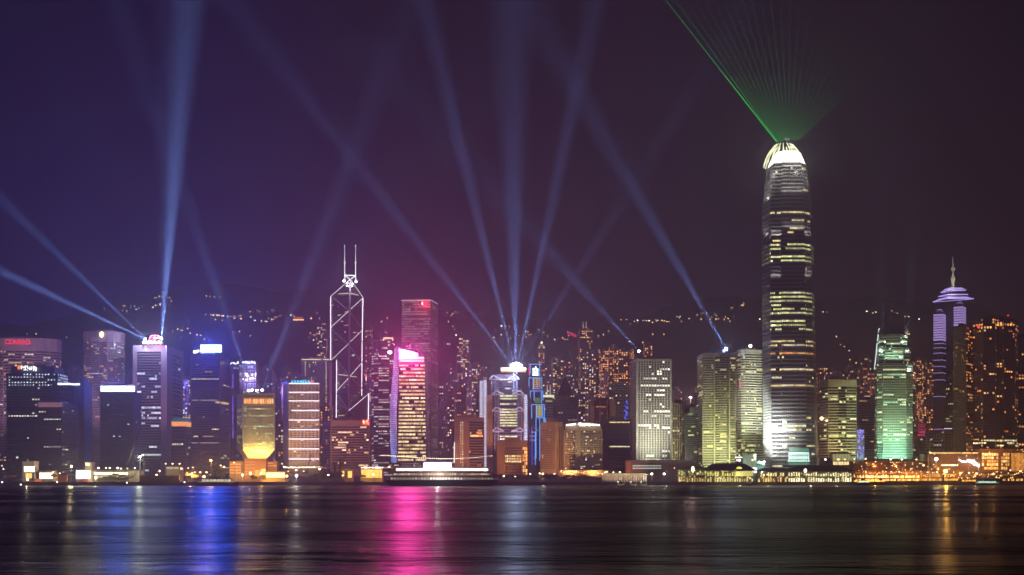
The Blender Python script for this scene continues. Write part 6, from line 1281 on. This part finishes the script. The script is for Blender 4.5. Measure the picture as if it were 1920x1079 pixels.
r = ferry_pier('right ferry pier with long low dark roofs over two brilliant rows of white-lit windows', [(1421, 1476, 884, 878, 1435, 1474, 0, WY, OY), (1478, 1598, 884, 872.5, 1500, 1576, 0, (2.2, 1.9, 1.0), (2.8, 2.4, 1.4))], 1450, None)
mb = MB(); mb.ball(P(1510, 883, 1446), 1.7, n=8, m=6, sz=1.4); mb.build('lantern', emit((1, .95, .6), 4), r)
for x in (1350, 1385, 1440, 1520, 1570): point(P(x, 893, 1436), 3500, (1, .9, .45), .4)
# hall right of the tallest tower
shed('glass entrance hall glowing olive behind the right ferry pier', 1560, 1596, 850, 897, 1530, 14, (.5, .45, .3), [(1561, 1595, 852, 864, emit((.75, .7, .3), .7)), (1562, 1592, 866, 872, emit((1, .75, .35), 2))])
r = thing('low_block', 'windowless brown block right of the tallest tower foot', 'block', (w2(1548, 1520)[0], 1520, GZ)); mb = MB(); panel(mb, 1536, 1560, 861, 897, 1520, 12); mb.build('wall', wall((.35, .24, .2)), r); mb = MB(); panel(mb, 1538, 1556, 858, 861, 1523, 6); mb.build('roof_plant', DKGR, r)
# low mall terraces on the right
def mall(label, x0, x1, yt, D, colr, rowsL, dots=40, dep=24):
    r = thing('mall_terrace', label, 'low building', (w2((x0 + x1) / 2, D)[0], D, GZ)); mb = MB(); panel(mb, x0, x1, yt, 898, D, dep); mb.build('wall', wall(colr), r)
    mb = MB(); panel(mb, x0 - 1, x1 + 1, yt - .8, yt, D - 1, dep + 1); mb.build('roof_edge', wall(tuple(v * 1.5 for v in colr)), r)
    for xa, xb, ya, yb, n_, em, st in rowsL:
        mb = MB()
        for i in range(n_):
            if R.random() < .12: continue
            q = 1.5 * st * R.uniform(.35, 1.3); a, b = lerp(xa, xb, (i + .1) / n_), lerp(xa, xb, (i + .9) / n_); mb.quad(P(a, yb, D - .2), P(b, yb, D - .2), P(b, ya, D - .2), P(a, ya, D - .2), tuple(v * q for v in em))
        split_build(mb, 'window', WIN, r)
    if dots:
        mb = MB()
        for i in range(dots): mb.ball(P(R.uniform(x0, x1), R.uniform(yt - 1, 897), D - 1.2), R.uniform(.25, .7) , n=5, m=4)
        mb.build('small_lamps', emit((1, .6, .25), 4), r)
    return r
O1 = (1, .42, .08); Y1 = (1, .7, .25)
mall('upper terrace building with dotted lamps below the green-lit tower', 1600, 1760, 866, 1500, (.26, .12, .07), [(1625, 1640, 868, 874, 4, O1, .6), (1668, 1700, 866.5, 868, 8, Y1, 1.0)], 60, 12)
mall('brown mall block with long white canopy lights left of the orange-lit gallery', 1738, 1842, 852, 1530, (.30, .16, .09), [(1742, 1838, 848.5, 852, 50, Y1, 1.4), (1764, 1799, 871.5, 874, 14, (1.2, 1.1, .7), 2.6)], 20)
mall('tall gallery with brightly lit orange floors at the right edge', 1840, 1930, 843, 1520, (.34, .18, .09), [(1841, 1872, y_, y_ + 4.6, 7, O1 if k in (2, 4) else Y1, 1.4) for k, y_ in enumerate((850, 856.5, 863, 869, 876))] + [(1877, 1893, y_, y_ + 4.6, 4, O1 if k % 2 else Y1, 1.1) for k, y_ in enumerate((850, 856.5, 863, 869, 876))] + [(1896, 1930, 850, 884, 16, O1, .7)], 14)
mall('long two-storey waterfront arcade with glowing orange windows under the green-lit tower', 1600, 1725, 884, 1475, (.30, .14, .07), [(1604, 1724, 892, 896.5, 46, Y1, 2.0), (1600, 1660, 901, 904, 20, O1, 1.8), (1604, 1724, 898.5, 902, 46, O1, 2.2), (1604, 1724, 886.5, 888, 30, O1, .7)], 60)
mall('dim orange arcade between the waterfront arcade and the orange starburst lamp', 1724, 1800, 885, 1478, (.3, .13, .05), [(1726, 1790, 889, 895, 22, O1, .6), (1726, 1796, 898, 901.5, 22, O1, 1.4)], 30)
mall('dark pier building with scattered lamps at the right edge', 1800, 1930, 886, 1475, (.16, .09, .06), [(1804, 1900, 890, 892, 30, O1, .5), (1880, 1924, 898, 902, 14, O1, 1.6), (1804, 1830, 900, 903, 8, O1, 1.2)], 55)
r = thing('light_decoration', 'white sparkling light decoration shaped like a flying bird on the brown mall wall', 'light decoration', P(1818, 868, 1524)); mb = MB(); q = random.Random(8)
for i in range(120):
    t_ = q.random(); x = lerp(1798, 1839, t_); yc = lerp(862, 871, t_) + 2.2 * math.sin(t_ * 9); sp_ = 1.2 + 3.4 * max(0, math.sin((t_ - .35) * 4)); mb.ball(P(x, yc + q.uniform(-1, 1) * sp_, 1526 + q.random()), q.uniform(.25, .8), n=5, m=4)
mb.build('bulbs', emit((.95, .95, 1), 5), r); mb = MB()
for i in range(14): t_ = i / 14; mb.tube(P(lerp(1798, 1839, t_), lerp(862, 871, t_) + 2.2 * math.sin(t_ * 9), 1528), P(lerp(1798, 1839, t_ + .07), lerp(862, 871, t_ + .07) + 2.2 * math.sin((t_ + .07) * 9), 1528), .15, 4)
mb.build('frame', DKGR, r)
r = thing('globe_lamp', 'large round white globe lamp glowing on the brown mall wall', 'lamp', P(1755.5, 861.5, 1520)); mb = MB(); mb.ball(P(1755.5, 861.5, 1522), 2.3, n=12, m=8); mb.build('globe', emit((1, .85, .6), 5), r); mb = MB(); mb.tube(P(1755.5, 861.5, 1525), P(1755.5, 861.5, 1530), .3, 5); mb.build('bracket', DKGR, r)
for x, y in ((1760, 880), (1790, 880), (1830, 880), (1700, 895), (1640, 895), (1860, 860), (1640, 875), (1680, 875)): point(P(x, y, 1462 if y > 885 else 1500), 18000, (1, .42, .1), .4)

# ---------------------------------------------------------------- boats
def hull(mb, X0, X1, D, bw, z0, z1, n=16, rake=.06, mi=0):
    prev = None
    for i in range(n + 1):
        t_ = i / n; x = lerp(X0, X1, t_); w_ = bw / 2 * (1 - abs(2 * t_ - 1) ** 3.2) + .05; sh = (abs(2 * t_ - 1) ** 3) * (z1 - z0) * .22; L_ = (X1 - X0)
        xb = x + (.5 - t_) * L_ * rake * 2; cur = [Vector((xb, D - w_ * .8, z0)), Vector((x, D - w_, z1 + sh)), Vector((x, D + w_, z1 + sh)), Vector((xb, D + w_ * .8, z0))]
        if prev:
            for k in range(4): mb.quad(prev[k], cur[k], cur[(k + 1) % 4], prev[(k + 1) % 4], (0, 0, 0), mi)
        prev = cur
D = 1240; fr = thing('passenger_ferry', 'large double-ended passenger ferry with glaring white upper deck crossing mid-harbour', 'ferry', (w2(828, D)[0], D, 0))
X0, X1 = w2(720, D)[0], w2(936, D)[0]
mb = MB(); hull(mb, X0, X1, D, 15, -.6, zy(902.5, D), 20); mb.build('hull', wall((.02, .045, .035), .35, .5), fr)
mb = MB(); hull(mb, X0 + .6, X1 - .6, D, 15.4, zy(902.3, D), zy(900.5, D), 20); mb.build('rubbing_band', wall((.45, .4, .36)), fr)
mb = MB(); xa, xb = w2(733, D)[0], w2(925, D)[0]; mb.box(((xa + xb) / 2, D, (zy(900.4, D) + zy(894, D)) / 2), (xb - xa, 11.5, zy(894, D) - zy(900.4, D))); mb.build('main_deck_house', wall((.35, .38, .34)), fr)
for i in range(34):
    t_ = i / 34; a = lerp(xa, xb, t_ + .006); b = lerp(xa, xb, t_ + .022); mb = MB(); q = (1.8 if .38 < t_ < .68 else .5) * R.uniform(.7, 1.2); mb.quad(Vector((a, D - 5.83, zy(899.5, D))), Vector((b, D - 5.83, zy(899.5, D))), Vector((b, D - 5.83, zy(896, D))), Vector((a, D - 5.83, zy(896, D))), (q, q * .8, q * .62)); mb.build('window', WIN, fr)
mb = MB(); mb.box(((xa + xb) / 2, D, zy(893.3, D)), (xb - xa + 5, 13.5, .5)); mb.box(((xa + xb) / 2, D, zy(885.5, D)), (xb - xa + 8, 13.5, .45)); mb.box(((xa + xb) / 2, D, zy(877.3, D)), (xb - xa - 2, 13, .5)); mb.build('deck_slab', wall((.5, .28, .2)), fr)
mb = MB(); mb.box(((xa + xb) / 2, D, (zy(893, D) + zy(886, D)) / 2), (xb - xa - 6, 10.6, zy(886, D) - zy(893, D))); mb.build('upper_deck_house', wall((.10, .22, .16)), fr)
mb = MB()
for i in range(40):
    a = lerp(xa + 3, xb - 3, (i + .15) / 40); b = lerp(xa + 3, xb - 3, (i + .85) / 40); q = R.uniform(.5, 1.2); mb.quad(Vector((a, D - 5.4, zy(891.5, D))), Vector((b, D - 5.4, zy(891.5, D))), Vector((b, D - 5.4, zy(888, D))), Vector((a, D - 5.4, zy(888, D))), (q * 1, q * .62, q * .4))
split_build(mb, 'window', WIN, fr)
mb = MB(); mb.box(((xa + xb) / 2, D, zy(881.2, D)), (xb - xa - 10, 9, 1.9)); mb.build('lit_saloon', emit((1, .88, .72), 6), fr)
mb = MB()
for i in range(29): X = lerp(xa + 2, xb - 2, i / 28); mb.tube((X, D - 6.3, zy(885.3, D)), (X, D - 6.3, zy(877.5, D)), .16, 5); mb.tube((X, D - 6.3, zy(893, D)), (X, D - 6.3, zy(886, D)), .14, 5)
mb.build('deck_posts', wall((.6, .58, .5)), fr)
mb = MB(); mb.tube((xa, D - 6.4, zy(883, D)), (xb, D - 6.4, zy(883, D)), .09, 4); mb.tube((xa, D - 6.4, zy(891, D)), (xb, D - 6.4, zy(891, D)), .09, 4); mb.build('railing', wall((.6, .58, .5)), fr)
mb = MB(); a, b = w2(794, D)[0], w2(847, D)[0]; mb.loft([Vector((a, D - 4, zy(877, D))), Vector((b, D - 4, zy(877, D))), Vector((b, D + 4, zy(877, D))), Vector((a, D + 4, zy(877, D)))], [Vector((a + .8, D - 3.6, zy(868, D))), Vector((b - .8, D - 3.6, zy(868, D))), Vector((b - .8, D + 3.6, zy(868, D))), Vector((a + .8, D + 3.6, zy(868, D)))]); mb.build('lit_roof_sign', emit((1, .85, 1), 7), fr)
mb = MB(); mb.box(((a + b) / 2, D, zy(867.4, D)), (b - a + 1, 8.6, .3)); mb.build('violet_sign_edge', emit((.3, .06, .9), 1.6), fr)
for x in (752, 905):
    mb = MB(); mb.tube((w2(x, D)[0], D, zy(877, D)), (w2(x, D)[0], D, zy(854, D)), .22, 6, .1); mb.tube((w2(x, D)[0] - 1.5, D, zy(862, D)), (w2(x, D)[0] + 1.5, D, zy(862, D)), .1, 4); mb.build('mast', WHITE, fr)
for x in (775, 870):
    mb = MB(); X = w2(x, D)[0]; mb.tube((X, D, zy(877.5, D)), (X, D, zy(871, D)), 1.5, 12, 1.3); mb.build('funnel', wall((.5, .45, .4)), fr)
prev = None; mb = MB(); bb = MB()  # arc of the ship's light trail, modelled as an invented string of bulbs
for i in range(61):
    x = lerp(714, 922, i / 60); y = 853.5 + 6.6 * math.sin(math.pi * min(1, (x - 714) / 230) ** 1.15) - (max(0, x - 860) / 60) * 1.0; p = P(x, y, D)
    if prev: mb.tube(prev, p, .1, 4)
    bb.ball(p - Vector((0, 0, .2)), .36 if 725 < x < 870 else .26, n=5, m=4, mi=0); prev = p
mb.build('light_trail_cable', DKGR, fr); bb.build('light_trail_bulbs', emit((1, .86, .6), 7), fr)
point(P(820, 880, D - 16), 22000, (1, .85, .85), .6, fr)  # unseen lamp off the side, added to brighten the ferry
def launch(label, x0, x1, D, yt, hullc, lit, name='motor_launch', s=2.0, yl=None):
    r = thing(name, label, 'boat', (w2((x0 + x1) / 2, D)[0], D, 0)); X0, X1 = w2(x0, D)[0], w2(x1, D)[0]; L_ = X1 - X0; hh = zy(yt, D)
    mb = MB(); hull(mb, X0, X1, D, min(7, L_ * .2), -.4, hh * .38, 14, .05); mb.build('hull', wall(hullc, .4), r)
    mb = MB(); mb.box(((X0 + X1) / 2, D, hh * .56), (L_ * .66, 4, hh * .34)); mb.build('cabin', WHITE, r)
    for i in range(8): mb = MB(); a = lerp(X0, X1, .19 + i * .08); mb.quad(Vector((a, D - 2.1, hh * .46)), Vector((a + L_ * .06, D - 2.1, hh * .46)), Vector((a + L_ * .06, D - 2.1, hh * .66)), Vector((a, D - 2.1, hh * .66)), tuple(v * s for v in lit)); mb.build('window', WIN, r)
    mb = MB(); mb.box(((X0 + X1) / 2, D, hh * .76), (L_ * .72, 5, .3)); mb.box((lerp(X0, X1, .5), D, hh * .87), (L_ * .18, 2.6, hh * .2)); mb.build('wheelhouse', WHITE, r)
    mb = MB(); mb.tube((lerp(X0, X1, .5), D, hh * .95), (lerp(X0, X1, .5), D, hh * 1.35), .1, 4); mb.build('mast', WHITE, r)
    mb = MB(); mb.tube((X0 + L_ * .1, D - min(7, L_ * .2) / 2 - .1, hh * .42), (X1 - L_ * .1, D - min(7, L_ * .2) / 2 - .1, hh * .42), .22, 5); mb.build('gunwale_light', emit(lit, s * .6), r); return r
launch('long pale tour boat with lit cream side below the dark domed tree', 364, 450, 1300, 893, (.5, .48, .3), (1, .9, .6), s=1.1)
launch('small launch with green and white lights near the waterfront arcade', 1604, 1632, 1350, 897, (.05, .06, .06), (.9, 1, .5), s=2.5)
launch('long low ferry with pale green lit deck moored near the right edge', 1822, 1876, 1400, 899, (.05, .12, .1), (.65, 1, .75), s=1.6)
launch('small dark launch at the foot of the left ferry pier', 1398, 1412, 1380, 901, (.04, .04, .04), (.5, .5, .3), s=.5)
for k, (x, y) in enumerate(((39, 911), (107, 905), (238, 906), (346, 905), (4, 905))):
    r = thing('marker_light', '', 'marker light', (w2(x, 1385)[0], 1385, 0), 'white marker lights on the sea wall', reg=(x, 'tiny white light low on the sea wall', 'before')); mb = MB(); p = P(x, y, 1350 if x < 200 else 1360); mb.tube((p.x, p.y, -.5), (p.x, p.y, max(p.z, .8) - .2), .2, 5); mb.build('post', DKGR, r); mb = MB(); mb.ball((p.x, p.y, max(p.z, .8) + .3), .75, n=8, m=6); mb.build('lamp_head', emit((1, 1, .95), 5), r)
label_all()
for o in C.objects:
    if o.parent is None and o.type in ('MESH', 'EMPTY') and 'label' in o and len(o['label'].split()) > 16: print('LONG', o.name, o['label'])
